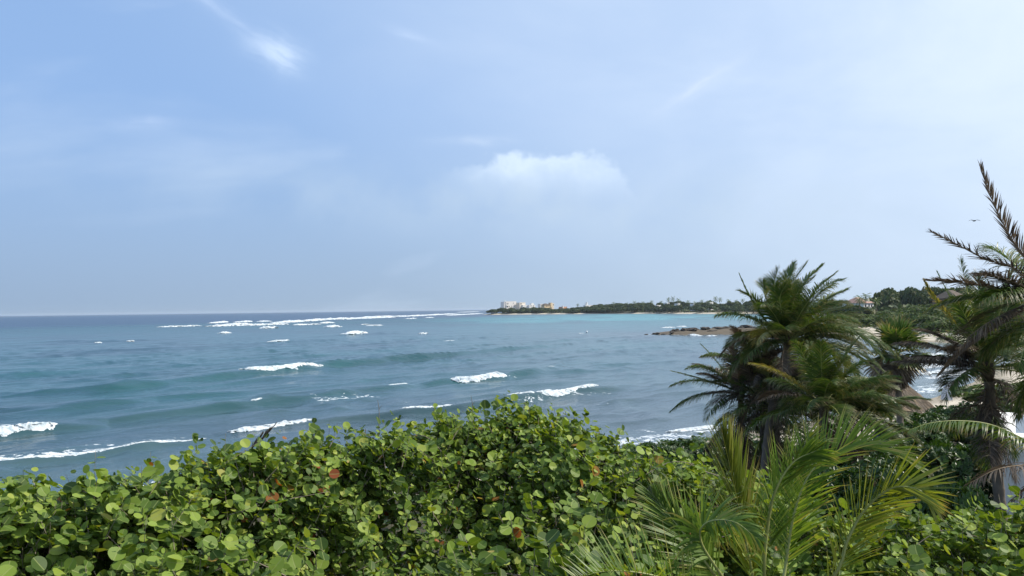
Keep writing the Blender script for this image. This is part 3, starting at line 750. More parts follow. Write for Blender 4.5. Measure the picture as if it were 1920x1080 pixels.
# woods of the far point: shoreline trees one by one
TOPS = [(905, 586), (915, 577), (930, 573), (960, 576), (1000, 575), (1040, 577), (1070, 577), (1090, 573), (1120, 570), (1160, 568), (1200, 567), (1240, 567), (1260, 563), (1300, 566), (1340, 563), (1420, 562), (1520, 563), (1600, 562), (1700, 560)]
tx = np.array([t[0] for t in TOPS]); ty = np.array([t[1] for t in TOPS])
def far_top(px): return np.interp(px, tx, ty)
far = []
shore_far = np.array([(-50, 1566), (60, 1497), (190, 1362), (293, 1048), (313, 935), (293, 805), (234, 605), (168, 425)], float)
sl = np.concatenate([[0], np.cumsum(np.linalg.norm(np.diff(shore_far, axis=0), axis=1))])
n = 0
for k in range(6000):
    s = rs.rand() * sl[-1]; q = np.array([np.interp(s, sl, shore_far[:, 0]), np.interp(s, sl, shore_far[:, 1])])
    if rs.rand() < .35: s = rs.rand() * 330; q = np.array([np.interp(s, sl, shore_far[:, 0]), np.interp(s, sl, shore_far[:, 1])])
    inl = 9 + 110 * rs.rand() ** 1.6
    x = q[0] + inl * .8; y = q[1] + inl * .55
    px = 960 + x / y * FPX
    if px > 1600 or float(land_dist(np.array(x), np.array(y))) < 6: continue
    hor = 580 - (px - 960) * .01278
    ztop = CAM_Z + y * (hor - far_top(px)) / FPX - 1.0
    frac = sstep(np.array(inl), 0, 70); ztop = 8 + (ztop - 8) * (.35 + .65 * frac) - 3.0 * rs.rand()
    if 935 < px < 1112: ztop = min(ztop, CAM_Z + y * (hor - (575.0 + 3 * rs.rand())) / FPX)
    g0 = gz(x, y)
    if ztop - g0 < 2.5: ztop = g0 + 2.5
    plant_tree('tree', TREE[k % 4], x, y, 5.5 + 3.5 * rs.rand(), ztop - g0, 'dark shoreline tree in the wood across the bay', 'tree', 'trees of the wood across the bay', rs)
    n += 1
    if n >= 290: break
def far_palm():
    rs = np.random.RandomState(77); Vs = MB(); T = MB()
    T.tube([(0, 0, -.02), (.04, 0, .5), (.02, 0, 1.0)], [.022, .016, .012], 5)
    for i in range(15):
        a = i * 2.4; e = R(70 - 7.5 * i); d = np.array((math.cos(a) * math.cos(e), math.sin(a) * math.cos(e), math.sin(e)))
        p = np.array((.02, 0, 1.0)); L = .34; pts = []
        for k in range(7):
            pts.append(p.copy()); p = p + d * L / 6; d = nrm(d + (.05, 0, -.28))
        pts = np.array(pts); t = nrm(np.gradient(pts, axis=0)); s = nrm(np.cross(t, (0, 0, 1.)))
        w = .085 * np.sin(np.pi * np.linspace(.12, .97, 7))[:, None]
        for sd in (-1, 1):
            for k in range(6):
                for f in (0, .5):
                    q0 = pts[k] * (1 - f) + pts[k + 1] * f; ww = w[k]
                    tipp = q0 + s[k] * sd * ww + t[k] * ww * .8 - np.array((0, 0, .6)) * ww
                    Vs.add([q0, q0 + t[k] * .022, tipp], [(0, 1, 2)])
    return T.out(), Vs.out()
(tv, tf), (cv, cf) = far_palm()
FT = mesh_np('trunk', tv, tf, M['bark']); FC = mesh_np('crown', cv, cf, M['frond'])
FPALMS = [(1083, 570, 1430), (1150, 567, 1350), (1163, 569, 1350), (1190, 565, 1330), (1206, 566, 1300), (1222, 564, 1280), (1240, 565, 1260), (1253, 559, 1200), (1262, 557, 1190), (1272, 560, 1190), (1290, 564, 1150), (1316, 563, 1130), (1342, 557, 1100),
   (1350, 559, 1100), (1366, 562, 1080), (1380, 563, 1080), (1392, 561, 1060), (1612, 556, 440), (1622, 552, 452), (1684, 551, 560), (1642, 560, 430), (1560, 556, 760), (1440, 560, 1000), (1128, 571, 1380), (1176, 568, 1340), (1329, 564, 1110), (1303, 566, 1140)]
for (px, py, d) in FPALMS:
    d = d + 90 if d > 700 else d
    q = P(px, py, d); x, y = q[0], d; hh = q[2] - gz(x, y)
    if hh < 3: continue
    o = bpy.data.objects.new('palm_tree', None); COL.objects.link(o); o.location = (x, y, gz(x, y))
    fs = min(hh, 15) / 1.12
    o.scale = (fs, fs, hh / 1.12); o.rotation_euler.z = rs.rand() * 6.28
    obj('trunk', FT, o); obj('crown', FC, o)
    near = d < 600
    tag(o, 'small feathery palm above the scrub beside the red roofed villa' if near else 'tall palm sticking out of the wood across the bay', 'palm tree', 'palms by the red roofed villa' if near else 'palms in the wood across the bay')
# the low mass under and between those trees
pts = []
for k in range(9000):
    s = rs.rand() * sl[-1]; inl = 8 + 150 * rs.rand()
    pts.append((np.interp(s, sl, shore_far[:, 0]) + inl * .8, np.interp(s, sl, shore_far[:, 1]) + inl * .55))
pts = np.array(pts); ld = land_dist(pts[:, 0], pts[:, 1]); pts = pts[ld > 7]
ppx = 960 + pts[:, 0] / pts[:, 1] * FPX; hor = 580 - (ppx - 960) * .01278
zc = CAM_Z + pts[:, 1] * (hor - far_top(ppx) - 8) / FPX
G = ground_z(pts[:, 0], pts[:, 1])
zz = G + (np.maximum(zc - G, 3)) * rs.rand(len(pts)) * .8
V, F = quad_cloud(np.stack([pts[:, 0], pts[:, 1], zz], -1), np.tile((0, -.6, .6), (len(pts), 1)), 1.7, rs)
tag(obj('undergrowth', mesh_np('undergrowth', V, F, M['wood_leaf'])), 'dark undergrowth filling the wood across the bay', 'undergrowth', kind='stuff')
n = 26000
y = 125 + 480 * rs.rand(n) ** 1.1; px = 1470 + 500 * rs.rand(n); x = (px - 960) / FPX * y
ld = land_dist(x, y); w = ld > 7; x, y, ld = x[w], y[w], ld[w]
G = ground_z(x, y); zz = G + (1.2 + 2.4 * sstep(ld, 6, 40)) * rs.rand(len(x))
V, F = quad_cloud(np.stack([x, y, zz], -1), np.tile((0, -.4, .7), (len(x), 1)), .5, rs)
tag(obj('undergrowth', mesh_np('undergrowth', V, F, M['scrub_leaf'])), 'low green undergrowth between the bushes of the scrub bank', 'undergrowth', kind='stuff')

# ------------------------------------------------------------------ palms
def integrate(p0, d0, L, droop, wind, m=22, petiole=.0):
    p = np.array(p0, float); d = nrm(np.array(d0, float)); ds = L / (m - 1); pts = [p.copy()]
    for k in range(m - 1):
        t = k / (m - 1)
        d = nrm(d + np.array((wind * (.3 + t), 0, -droop * (.25 + 1.2 * t))) * ds)
        p = p + d * ds; pts.append(p.copy())
    return np.array(pts)
def bez(pts, m=22):
    """A smooth curve through control points (Catmull-Rom)."""
    p = np.array(pts, float); p = np.concatenate([[2 * p[0] - p[1]], p, [2 * p[-1] - p[-2]]])
    out = []; n = len(p) - 3
    for i in range(m):
        u = i / (m - 1) * n; k = min(int(u), n - 1); t = u - k
        a, b, c, d = p[k:k + 4]
        out.append(.5 * (2 * b + (c - a) * t + (2 * a - 5 * b + 4 * c - d) * t * t + (3 * b - a - 3 * c + d) * t ** 3))
    return np.array(out)
def leaflets(rs, pts, n, ll, lw, start=.14, sag=.5, wind=0.0, vee=.25, roll=0.0, spread=(68, 22), skip=0.0, jitter=.06, base_s=None, seg=4):
    """Blades along both sides of a midrib: arrays (count, seg+1, 2, 3) of blade edge points."""
    m = len(pts); T = nrm(np.gradient(pts, axis=0))
    up = np.array((0, 0, 1.)) if base_s is None else np.asarray(base_s, float)
    S = np.cross(T, up); S[np.linalg.norm(S, axis=1) < .15] = (1, 0, 0); S = nrm(S); Nn = np.cross(S, T)
    out = []
    t = np.linspace(start, .995, n); u = (t - start) / (1 - start)
    for side in (-1, 1):
        tj = np.clip(t + rs.normal(0, .25 / n, n), 0, 1); x = tj * (m - 1)
        def smp(A): return np.stack([np.interp(x, np.arange(m), A[:, c]) for c in range(3)], -1)
        p = smp(pts); tt = nrm(smp(T)); ss = nrm(smp(S)); nn = nrm(smp(Nn))
        rl = roll + 0 * x
        s2 = ss * np.cos(rl)[:, None] + nn * np.sin(rl)[:, None]; n2 = nn * np.cos(rl)[:, None] - ss * np.sin(rl)[:, None]
        a = np.radians(spread[0] + (spread[1] - spread[0]) * u ** 1.3 + rs.normal(0, 4, n))
        d = tt * np.cos(a)[:, None] + side * s2 * np.sin(a)[:, None] + n2 * (vee * (1 - .3 * u))[:, None]
        d = nrm(d + rs.normal(0, jitter, (n, 3)))
        L = ll * (.62 + .38 * np.sin(np.pi * np.clip(u * .95 + .12, 0, 1))) * (1 - .45 * u ** 3) * (.88 + .24 * rs.rand(n))
        w = lw * (.8 + .4 * rs.rand(n)) * (1 - .35 * u)
        wid = np.array([.55, 1.0, .85, .5, .04]) if seg == 4 else np.array([.6, 1.0, .6, .04])
        edge = np.zeros((n, seg + 1, 2, 3)); q = p.copy()
        for k in range(seg + 1):
            wv = nrm(tt - (tt * d).sum(1, keepdims=True) * d + .35 * n2 * side)
            edge[:, k, 0] = q - wv * (w * wid[k] * .5)[:, None]; edge[:, k, 1] = q + wv * (w * wid[k] * .5)[:, None]
            q = q + d * (L / seg)[:, None]
            f = sag * (.6 + .8 * rs.rand(n)) * (k + 1) / seg
            d = nrm(d + np.stack([wind * (k + 1) / seg + 0 * f, 0 * f, -f], -1))
        keep = rs.rand(n) >= skip
        out.append(edge[keep])
    return np.concatenate(out)
def blades_mesh(E):
    n, k = E.shape[:2]
    V = E.reshape(-1, 3)
    i = np.arange(n)[:, None, None] * (2 * k); j = np.arange(k - 1)[None, :, None] * 2
    F = (i + j + np.array((0, 1, 3, 2))[None, None]).reshape(-1, 4)
    lc = np.zeros((n, k, 2, 3)); lc[..., 0] = np.linspace(0, 1, k)[None, :, None]; lc[:, :, 0, 1] = -.5; lc[:, :, 1, 1] = .5
    return V, F, lc.reshape(-1, 3)
def frond(parent, rs, pts, n=64, ll=.62, lw=.032, r0=.026, mat='frond', rib='rachis', single=False, label=None, **kw):
    V, F = tube(pts, np.linspace(1, .12, len(pts)) ** 1.1 * r0, 5)
    f = part('frond', V, F, M[rib], parent, True)
    if label: f['label'] = label
    E = leaflets(rs, pts, n, ll, lw, **kw)
    if single:                      # near the camera: every blade is an object of its own
        for e in E:
            V, F, lc = blades_mesh(e[None]); part('leaflet', V, F, M[mat], f, True, {'lc': ('FLOAT_VECTOR', lc)})
    else:
        V, F, lc = blades_mesh(E)
        tag(part('leaflet_blades', V, F, M[mat], f, True, {'lc': ('FLOAT_VECTOR', lc)}), kind='stuff')
    return f
def trunk(parent, top, foot, r0=.16, r1=.11, lean=0.0):
    m = 40; t = np.linspace(0, 1, m)[:, None]
    pts = np.array(foot) * (1 - t) + np.array(top) * t; pts[:, 0] += lean * np.sin(np.pi * t[:, 0]) 
    rad = (r0 + (r1 - r0) * t[:, 0]) * (1 + .10 * (np.arange(m) % 3 == 0)) ; rad[0] *= 1.5; rad[1] *= 1.25
    V, F = tube(pts, rad, 9); return part('trunk', V, F, M['bark'], parent, True)
def crown_dir(az, el):   # az: 0 = right of picture, 90 = away from camera
    a, e = R(az), R(el); return np.array((math.cos(a) * math.cos(e), math.sin(a) * math.cos(e), math.sin(e)))
def palm(label, C, foot_dx, seed, fronds, L0=3.3, wind=.05, trunk_r=.13, ll=.86, n=116, lw=.032, group='coconut palms above the beach', auto=0, lean=0.0, dead=6, dead_mat='frond_dry', dead_el=(-25, -75), yaw=0, bias=.25):
    rs = np.random.RandomState(seed)
    fx, fy = C[0] + foot_dx[0], C[1] + foot_dx[1]; fz = gz(fx, fy)
    o = empty('coconut_palm', (fx, fy, fz), label, 'palm tree', group)
    trunk(o, C, (fx, fy, fz - .2), trunk_r * 1.2, trunk_r * .8, lean)
    V, F = tube([C - (0, 0, .35), C - (0, 0, .1), C + (0, 0, .25), C + (0, 0, .5)], [trunk_r * .95, trunk_r * 1.35, trunk_r * .9, .03], 8); part('crown_shaft', V, F, M['frond_dry'], o, True)
    for d, L, droop, kw in fronds:
        kw = dict(kw); mat = kw.pop('mat', 'frond'); rib = kw.pop('rib', 'rachis' if mat not in ('frond_dry', 'frond_grey') else 'rachis_dry'); w = kw.pop('w', wind); lab = kw.pop('label', None)
        pts = integrate(C + nrm(np.array(d)) * .1, d, L, droop, w) if not isinstance(d, list) else bez([C] + [P(*c) for c in d], 26)
        frond(o, rs, pts, kw.pop('n', n), kw.pop('ll', ll), lw, .028, mat, rib, label=lab, wind=w * .8, **kw)
    for i in range(auto):
        u = (i + .5) / auto
        d = crown_dir(yaw + i * 137.5 + rs.normal(0, 8), 78 - 88 * u ** .8 + rs.normal(0, 5))
        d = nrm(d + np.array((bias, 0, .0)))
        L = L0 * (.8 + .3 * rs.rand()) * (.75 + .3 * min(1, u * 3)) * (.72 if bias > .3 and d[0] < 0 else 1)
        pts = integrate(C + d * .1, d, L, (.32 + .34 * rs.rand()), wind + .03 * rs.rand())
        frond(o, rs, pts, n, ll * (.85 + .25 * rs.rand()), lw, .026, 'frond', 'rachis', sag=.5 + .6 * rs.rand(), wind=wind * 2.2, vee=.2 + .2 * rs.rand(), skip=.06, jitter=.14)
    for i in range(dead):
        d = crown_dir(rs.rand() * 360, dead_el[0] + (dead_el[1] - dead_el[0]) * rs.rand())
        pts = integrate(C - (0, 0, .1 + 1.5 * rs.rand()), d, L0 * (.55 + .3 * rs.rand()), .5 + .3 * rs.rand(), 0)
        frond(o, rs, pts, int(n * .7), ll * .9, lw * .9, .022, dead_mat if rs.rand() < .7 else 'frond', 'rachis_dry', sag=.8, vee=0, skip=.3, jitter=.25)
    return o
g_ = dict(mat='frond'); y_ = dict(mat='frond_yellow'); b_ = dict(mat='frond_dry'); k_ = dict(mat='frond_grey', sag=.25, skip=.12)
# tall palm in the middle of the group
palm('tallest coconut palm of the clump, its crown swept rightwards over the bay', P(1478, 640, 30), (-.9, .4), 101, [
    ([(1450, 620, 30), (1425, 588, 30), (1402, 550, 30), (1386, 514, 30)], 0, 0, dict(mat='frond', w=-.02, ll=.26, start=.3, spread=(40, 15), label='upright young frond with curled tip')),
    *[([((1478 * .45 + tx_ * .55) - 14 + 10 * (tx_ > 1560), 640 * .42 + ty_ * .58 - 12, 30 + dd_ * .6), (tx_, ty_, 30 + dd_)], 0, 0, dict(w=.1, ll=.62, sag=.3, vee=.25)) for tx_, ty_, dd_ in [(1430, 526, .5), (1458, 503, -.4), (1488, 494, .8), (1512, 494, -.8), (1540, 498, .3), (1566, 513, -.6), (1588, 542, .6), (1600, 575, -.9), (1596, 612, .5), (1526, 520, -1.2), (1475, 530, -1.2)]],
    ((1, .1, .25), 3.1, .42, dict(sag=.7)), ((1, -.5, .0), 3.0, .4, dict(sag=.7)), ((.9, .4, .5), 3.0, .5, {}), ((-.5, -.5, .3), 2.6, .5, dict(mat='frond_yellow')), ((-.4, -.8, -.1), 2.8, .4, b_), ((-.9, -.2, .35), 2.4, .55, g_), ((-.7, .3, .2), 2.4, .6, b_), ((.1, -1, -.3), 2.9, .3, g_), ((.5, -.8, -.4), 2.9, .3, g_)],
    auto=32, L0=3.3, wind=.09, bias=.32, dead=16, lean=-.25)
palm('leaning coconut palm at the left of the clump with ragged brown fronds', P(1388, 735, 33), (.15, .2), 102, [
    ((-1, -.1, .36), 2.75, .04, dict(ll=.4, w=0, mat='frond')), ((-1, .1, .02), 2.7, .34, dict(w=0, sag=.9)), ((-.5, .2, .75), 2.3, .12, dict(ll=.35, w=0, mat='frond')), ((-.8, -.6, .55), 2.4, .22, dict(mat='frond_dry', w=0)), ((-.55, .5, .6), 2.2, .35, dict(mat='frond_grey', w=0)),
    ((-.2, -.4, .9), 2.2, .3, dict(mat='frond_grey', w=0)), ((.3, .2, .9), 2.4, .3, dict(mat='frond_dry')), ((.5, -.5, .6), 2.4, .3, dict(mat='frond_grey'))],
    auto=14, L0=2.5, wind=.02, dead=12, dead_mat='frond_grey', ll=.74)
palm('low coconut palm in front of the palapa with drooping right fronds', P(1545, 760, 26), (-.2, .3), 103, [
    ((.9, .2, .55), 2.6, .34, dict(w=.06)), ((1, -.2, .3), 2.4, .35, {}), ((.7, .6, .6), 2.4, .4, {}), ((-.2, -.4, .9), 2.2, .25, dict(mat='frond')), ((-.8, .1, .7), 2.4, .3, dict(mat='frond_yellow')), ((-.9, -.3, .4), 2.3, .4, b_), ((.3, -.2, 1), 2.2, .3, {})],
    auto=20, L0=2.3, wind=.05, dead=10, ll=.74)
palm('bushy coconut palm low between the clump and the sea', P(1455, 770, 31), (.1, .2), 106, [((-.5, -.2, .8), 2.5, .3, dict(mat='frond_dry')), ((-.9, .2, .5), 2.4, .35, dict(mat='frond_grey')), ((-.3, -.5, .9), 2.4, .25, dict(mat='frond_yellow'))],
    auto=20, L0=2.7, wind=.03, dead=11, ll=.72)
palm('brownish coconut palm just left of the tall one, fronds half dry', P(1428, 700, 32), (.1, .2), 107, [((-.5, -.3, .9), 2.2, .25, dict(mat='frond_dry', w=0)), ((-.8, .2, .5), 2.2, .4, dict(mat='frond_grey', w=0)), ((-.2, -.6, .6), 2.3, .4, dict(mat='frond_dry', w=0)), ((-.4, -.9, .2), 2.3, .4, dict(mat='frond_grey', w=0)), ((.2, -.8, .7), 2.3, .4, dict(mat='frond_dry', w=0))],
    auto=8, L0=2.4, wind=.03, dead=14, dead_mat='frond_grey', dead_el=(20, -80), ll=.72)
palm('low coconut palm drooping over the left of the palapa roof', P(1600, 790, 27), (.1, .3), 108, [((.8, -.3, .6), 2.2, .4, {}), ((.2, -.5, .9), 2.0, .35, {})],
    auto=14, L0=1.7, wind=.05, dead=10, dead_mat='frond_dry', ll=.74)
# right hand palms
palm('coconut palm at right with a yellow spear and masses of dry fronds', P(1852, 690, 22), (.5, .3), 104, [
    ([(1830, 655, 22), (1800, 618, 22), (1768, 580, 22), (1745, 550, 22), (1733, 526, 22)], 0, 0, dict(mat='frond_yellow', w=-.015, ll=.3, n=60, start=.45, spread=(38, 14), label='half opened yellow spear frond')),
    ((-.35, .3, 1), 2.7, .02, dict(w=.02, ll=.45)), ((-.15, .2, 1), 2.9, .05, dict(w=.05, ll=.45)), ((.15, -.1, 1), 2.9, .10, dict(w=.08)), ((.4, .2, 1), 2.8, .22, dict(w=.1)), ((.1, .4, 1), 2.7, .15, dict(w=.06)),
    ((-1, .2, .52), 2.2, .26, dict(mat='frond_grey', w=-.02, sag=.7)), ((-1, -.1, .25), 2.1, .16, dict(mat='frond_grey', w=-.02, sag=.8)), ((-1, .1, .12), 2.2, .06, dict(mat='frond_grey', w=-.02, sag=.7)), ((-.8, -.4, -.1), 1.6, .2, b_), ((-.7, -.5, .5), 1.7, .4, dict(mat='frond_dry')), ((-.6, .3, .6), 1.8, .4, dict(mat='frond_grey'))],
    auto=14, L0=2.2, wind=.03, dead=13, dead_mat='frond_grey', dead_el=(10, -80), ll=.72)
palm('tall palm cut by the right edge with dark upswept fronds against the sky', P(1958, 560, 19), (.8, .4), 105, [
    ([(1930, 495, 19), (1895, 445, 19), (1862, 378, 19), (1838, 312, 19)], 0, 0, dict(mat='frond_grey', w=-.0, ll=.55, n=80, start=.12, sag=.12, spread=(44, 20), label='dark frond pointing up against the sky')),
    ([(1905, 505, 19), (1850, 487, 19), (1795, 459, 19), (1743, 434, 19)], 0, 0, dict(mat='frond_grey', w=-.0, ll=.42, n=70, start=.08, sag=.10, spread=(52, 20), skip=.15, jitter=.2, label='dark ragged frond reaching left against the sky')),
    ((-1, .3, .30), 2.3, .12, dict(mat='frond_grey', w=0, ll=.55, sag=.2, jitter=.2)), ((-.9, -.3, .45), 2.0, .30, dict(mat='frond_grey', w=0, ll=.55, sag=.3, jitter=.2)), ((-.8, .3, .1), 2.2, .3, dict(mat='frond', w=0)), 
    ((-.8, -.2, -.2), 2.6, .25, dict(mat='frond_dry', w=0)), ((-.6, -.6, -.4), 2.6, .2, dict(mat='frond', w=0)), ((-.7, .4, -.5), 2.6, .2, dict(mat='frond_dry', w=0))],
    auto=6, L0=2.4, wind=.05, dead=10, dead_mat='frond_grey', dead_el=(-10, -80))
# palm whose trunk stands outside the frame; one long arching frond enters from the right
Cp = P(2035, 905, 14.5)
rs = np.random.RandomState(120)
o = empty('coconut_palm', (Cp[0] + .3, Cp[1] + .2, gz(Cp[0], Cp[1])), 'low palm at the right edge with one long arching frond over the white house', 'palm tree', 'coconut palms above the beach')
trunk(o, Cp, (Cp[0] + .3, Cp[1] + .2, gz(Cp[0], Cp[1]) - .2), .2, .14)
pts = bez([Cp, P(1990, 858, 14.5), P(1925, 826, 14.5), P(1860, 797, 14.4), P(1800, 789, 14.3), P(1745, 793, 14.2), P(1705, 806, 14.1)], 26)
frond(o, rs, pts, 80, .50, .030, .024, 'frond', 'rachis', start=.12, sag=.85, vee=-.25, wind=-.1, spread=(62, 30), label='long arching frond with hanging leaflets')
pts = bez([Cp, P(1985, 880, 14), P(1930, 872, 13.8), P(1870, 880, 13.6), P(1820, 905, 13.5)], 22)
frond(o, rs, pts, 55, .5, .03, .024, 'frond_grey', 'rachis_dry', start=.15, sag=.8, vee=-.1, skip=.2, jitter=.12)
pts = bez([Cp, P(1990, 900, 14), P(1945, 905, 14), P(1900, 935, 14)], 22)
frond(o, rs, pts, 50, .45, .03, .022, 'frond_grey', 'rachis_dry', start=.15, sag=.9, vee=-.1, skip=.2)

# ------------------------------------------------------------------ fan palm
C3 = P(1682, 668, 40)
rs = np.random.RandomState(131)
fz = gz(C3[0] + .1, C3[1])
fp = empty('fan_palm', (C3[0] + .1, C3[1], fz), 'short fan palm with stiff round leaves standing over the thatched palapa', 'palm tree')
trunk(fp, C3, (C3[0] + .1, C3[1], fz - .2), .17, .13)
def fan_leaf(parent, base, d, pet, rad, mat, droop=.35):
    pts = integrate(base, d, pet, droop * .6, .03, 8)
    V, F = tube(pts, np.linspace(.02, .012, 8), 4); f = part('fan_leaf', V, F, M['rachis' if mat != 'frond_dry' else 'rachis_dry'], parent)
    hub = pts[-1]; T = nrm(pts[-1] - pts[-2]); S = nrm(np.cross(T, (0, 0, 1.)) + rs.normal(0, .15, 3)); Nn = np.cross(S, T)
    n = 34; a = np.radians(np.linspace(-130, 130, n) + rs.normal(0, 2, n))
    dd = nrm(T * np.cos(a)[:, None] + S * np.sin(a)[:, None] + Nn * .12); L = rad * (.78 + .22 * np.cos(a * .6)) * (.9 + .2 * rs.rand(n))
    E = np.zeros((n, 5, 2, 3)); q = np.tile(hub, (n, 1)); wid = np.array([.012, .06, .07, .045, .004]) * rad / .8
    for k in range(5):
        wv = nrm(np.cross(dd, Nn)); E[:, k, 0] = q - wv * wid[k] * .5; E[:, k, 1] = q + wv * wid[k] * .5
        q = q + dd * (L / 4)[:, None]; dd = nrm(dd + np.stack([.03 + 0 * L, 0 * L, -droop * (.4 + .8 * rs.rand(n)) * (k + 1) / 4], -1))
    V, F, lc = blades_mesh(E); tag(part('leaf_fingers', V, F, M[mat], f, True, {'lc': ('FLOAT_VECTOR', lc)}), kind='stuff')
for i in range(30):
    u = i / 29
    fan_leaf(fp, C3 + (0, 0, .1), crown_dir(i * 137.5, 80 - 120 * u), (.7 + .3 * rs.rand()), .92 + .2 * rs.rand(), 'frond' if u < .8 else 'frond_dry', .3 + .3 * u)
for i in range(14):
    fan_leaf(fp, C3 - (0, 0, .25), crown_dir(rs.rand() * 360, -50 - 30 * rs.rand()), .55 + .3 * rs.rand(), .8, 'frond_dry', .6)
fr = integrate(C3, (.35, -.2, 1), 1.15, .3, .1, 10)
E = leaflets(rs, fr, 26, .28, .03, start=.35, sag=.5); V, F, lc = blades_mesh(E)
tag(part('flower_stalk', V, F, M['frond_yellow'], fp, False, {'lc': ('FLOAT_VECTOR', lc)}), 'orange yellow flower stalk', kind='stuff')

# ------------------------------------------------------------------ palapa, lounger, closed parasol, white house
ap = P(1668, 706, 47); ez = P(1668, 762, 47)[2]; rad = 2.15
pz = gz(ap[0], ap[1])
pa = empty('palapa', (ap[0], ap[1], pz), 'round palapa with conical brown thatch roof beside the beach', 'palapa')
rs = np.random.RandomState(140)
hgt = ap[2] - ez
V, F = [], []
n, k = 9, 40
for i in range(n):
    t = i / (n - 1); rr_ = rad * t ** .86 + .03; z_ = ap[2] - hgt * (t ** 1.15)
    for j in range(k):
        b = 2 * math.pi * j / k; q = 1 + .03 * rs.randn() * t
        V.append((ap[0] + rr_ * q * math.cos(b), ap[1] + rr_ * q * math.sin(b), z_ + .03 * rs.randn()))
i = np.arange(n - 1)[:, None] * k; j = np.arange(k)[None]; q = (j + 1) % k
F = np.stack([i + j, i + k + j, i + k + q, i + q], -1).reshape(-1, 4)
part('thatch_roof', V, F, M['thatch'], pa, False)
N = 2600                                   # straw of the thatch
t = np.sqrt(rs.rand(N)) * .99; b = rs.rand(N) * 6.283
def roof_pt(t, b): return np.stack([ap[0] + (rad * t ** .86 + .05) * np.cos(b), ap[1] + (rad * t ** .86 + .05) * np.sin(b), ap[2] - hgt * t ** 1.15 + .03], -1)
p0 = roof_pt(t, b); p1 = roof_pt(np.minimum(t + .16 + .1 * rs.rand(N), 1.12), b + rs.normal(0, .05, N)); p1[:, 2] += rs.normal(.01, .03, N)
sd = np.stack([-np.sin(b), np.cos(b), 0 * b], -1) * .022
V = np.stack([p0 - sd, p0 + sd, p1 + sd * .4, p1 - sd * .4], 1).reshape(-1, 3)
tag(part('thatch_straw', V, np.arange(4 * N).reshape(-1, 4), M['frond_dry'], pa), kind='stuff')
V, F = ellipsoid(ap + (0, 0, .02), (.16, .16, .22)); part('roof_cap', V, F, M['thatch'], pa, True)
V, F = tube([(ap[0], ap[1], pz - .2), (ap[0], ap[1], ap[2] - .1)], .09, 8); part('centre_pole', V, F, M['pole'], pa)
for a in (40, 130, 220, 310):
    x_, y_2 = ap[0] + 1.7 * math.cos(R(a)), ap[1] + 1.7 * math.sin(R(a))
    V, F = tube([(x_, y_2, pz - .2), (x_, y_2, ez + .35)], .06, 7); part('post', V, F, M['pole'], pa)
lx, ly = P(1664, 780, 45.2)[:2]; lz = gz(lx, ly)
lo = empty('sun_lounger', (lx, ly, lz), 'dark blue lounger in the shade under the palapa', 'lounger')
mb = MB().box(lx - .45, lx + .45, ly - .35, ly + .35, lz + .32, lz + .42); V, F = mb.out(); part('seat', V, F, M['blue'], lo)
V = [(lx - .45, ly + .3, lz + .42), (lx + .45, ly + .3, lz + .42), (lx + .45, ly + .62, lz + 1.25), (lx - .45, ly + .62, lz + 1.25), (lx - .45, ly + .38, lz + .40), (lx + .45, ly + .38, lz + .40), (lx + .45, ly + .7, lz + 1.22), (lx - .45, ly + .7, lz + 1.22)]
part('backrest', V, np.array([(0, 1, 2, 3), (7, 6, 5, 4), (0, 4, 5, 1), (3, 2, 6, 7), (0, 3, 7, 4), (1, 5, 6, 2)]), M['blue'], lo)
for sx in (-.4, .4):
    for sy in (-.3, .3):
        V, F = tube([(lx + sx, ly + sy, lz - .05), (lx + sx, ly + sy, lz + .33)], .025, 6); part('leg', V, F, M['pole'], lo)
ux, uy = P(1775, 745, 62)[:2]; uz = gz(ux, uy); ut = P(1774.5, 718, 62)[2]
um = empty('closed_parasol', (ux, uy, uz), 'closed greyish white beach parasol standing on the sand beyond the bushes', 'parasol')
V, F = tube([(ux, uy, uz - .2), (ux, uy, ut)], .03, 7); part('pole', V, F, M['metal'], um)
V = []; k = 20; rows = [(0, .03), (.10, .10), (.22, .19), (.34, .15), (.45, .22), (.9, .30), (1.15, .33), (1.2, .28)]
for dzz, rr_ in rows:
    for j in range(k):
        b = 2 * math.pi * j / k; V.append((ux + rr_ * (1 + .22 * (-1) ** j) * math.cos(b), uy + rr_ * (1 + .22 * (-1) ** j) * math.sin(b), ut - .08 - dzz))
i = np.arange(len(rows) - 1)[:, None] * k; j = np.arange(k)[None]; q = (j + 1) % k
part('folded_canopy', V, np.stack([i + j, i + k + j, i + k + q, i + q], -1).reshape(-1, 4), M['canvas'], um)
V, F = ellipsoid((ux, uy, ut + .03), (.05, .05, .09)); part('finial', V, F, M['metal'], um, True)
# white house at the right edge
a = P(1862, 860, 25); zb_ = gz(a[0] + 2, 27)
wh = empty('white_house', (a[0] + 3, 28, zb_), 'low white rendered house half hidden by palms at the right edge', 'house')
ztop = P(1900, 815, 25)[2]
mb = MB().box(a[0], a[0] + 7, 25, 31, zb_ - .4, ztop - .12, R(-31), (a[0], 25)); V, F = mb.out(); part('wall', V, F, M['white_wall'], wh)
mb = MB().box(a[0] - .15, a[0] + 7.15, 24.85, 31.15, ztop - .118, ztop, R(-31), (a[0], 25)); V, F = mb.out(); part('roof', V, F, M['white_wall'], wh)
mb = MB().box(a[0] + .9, a[0] + 6.5, 26, 30.5, ztop + .002, ztop + .42, R(-31), (a[0], 25)); V, F = mb.out(); part('roof_step', V, F, M['white_wall'], wh)
mb = MB().box(a[0] + 1.5, a[0] + 2.6, 24.95, 25.02, zb_ + .9, zb_ + 2.1, R(-31), (a[0], 25)); V, F = mb.out(); wn = part('window', V, F, M['glass'], wh)
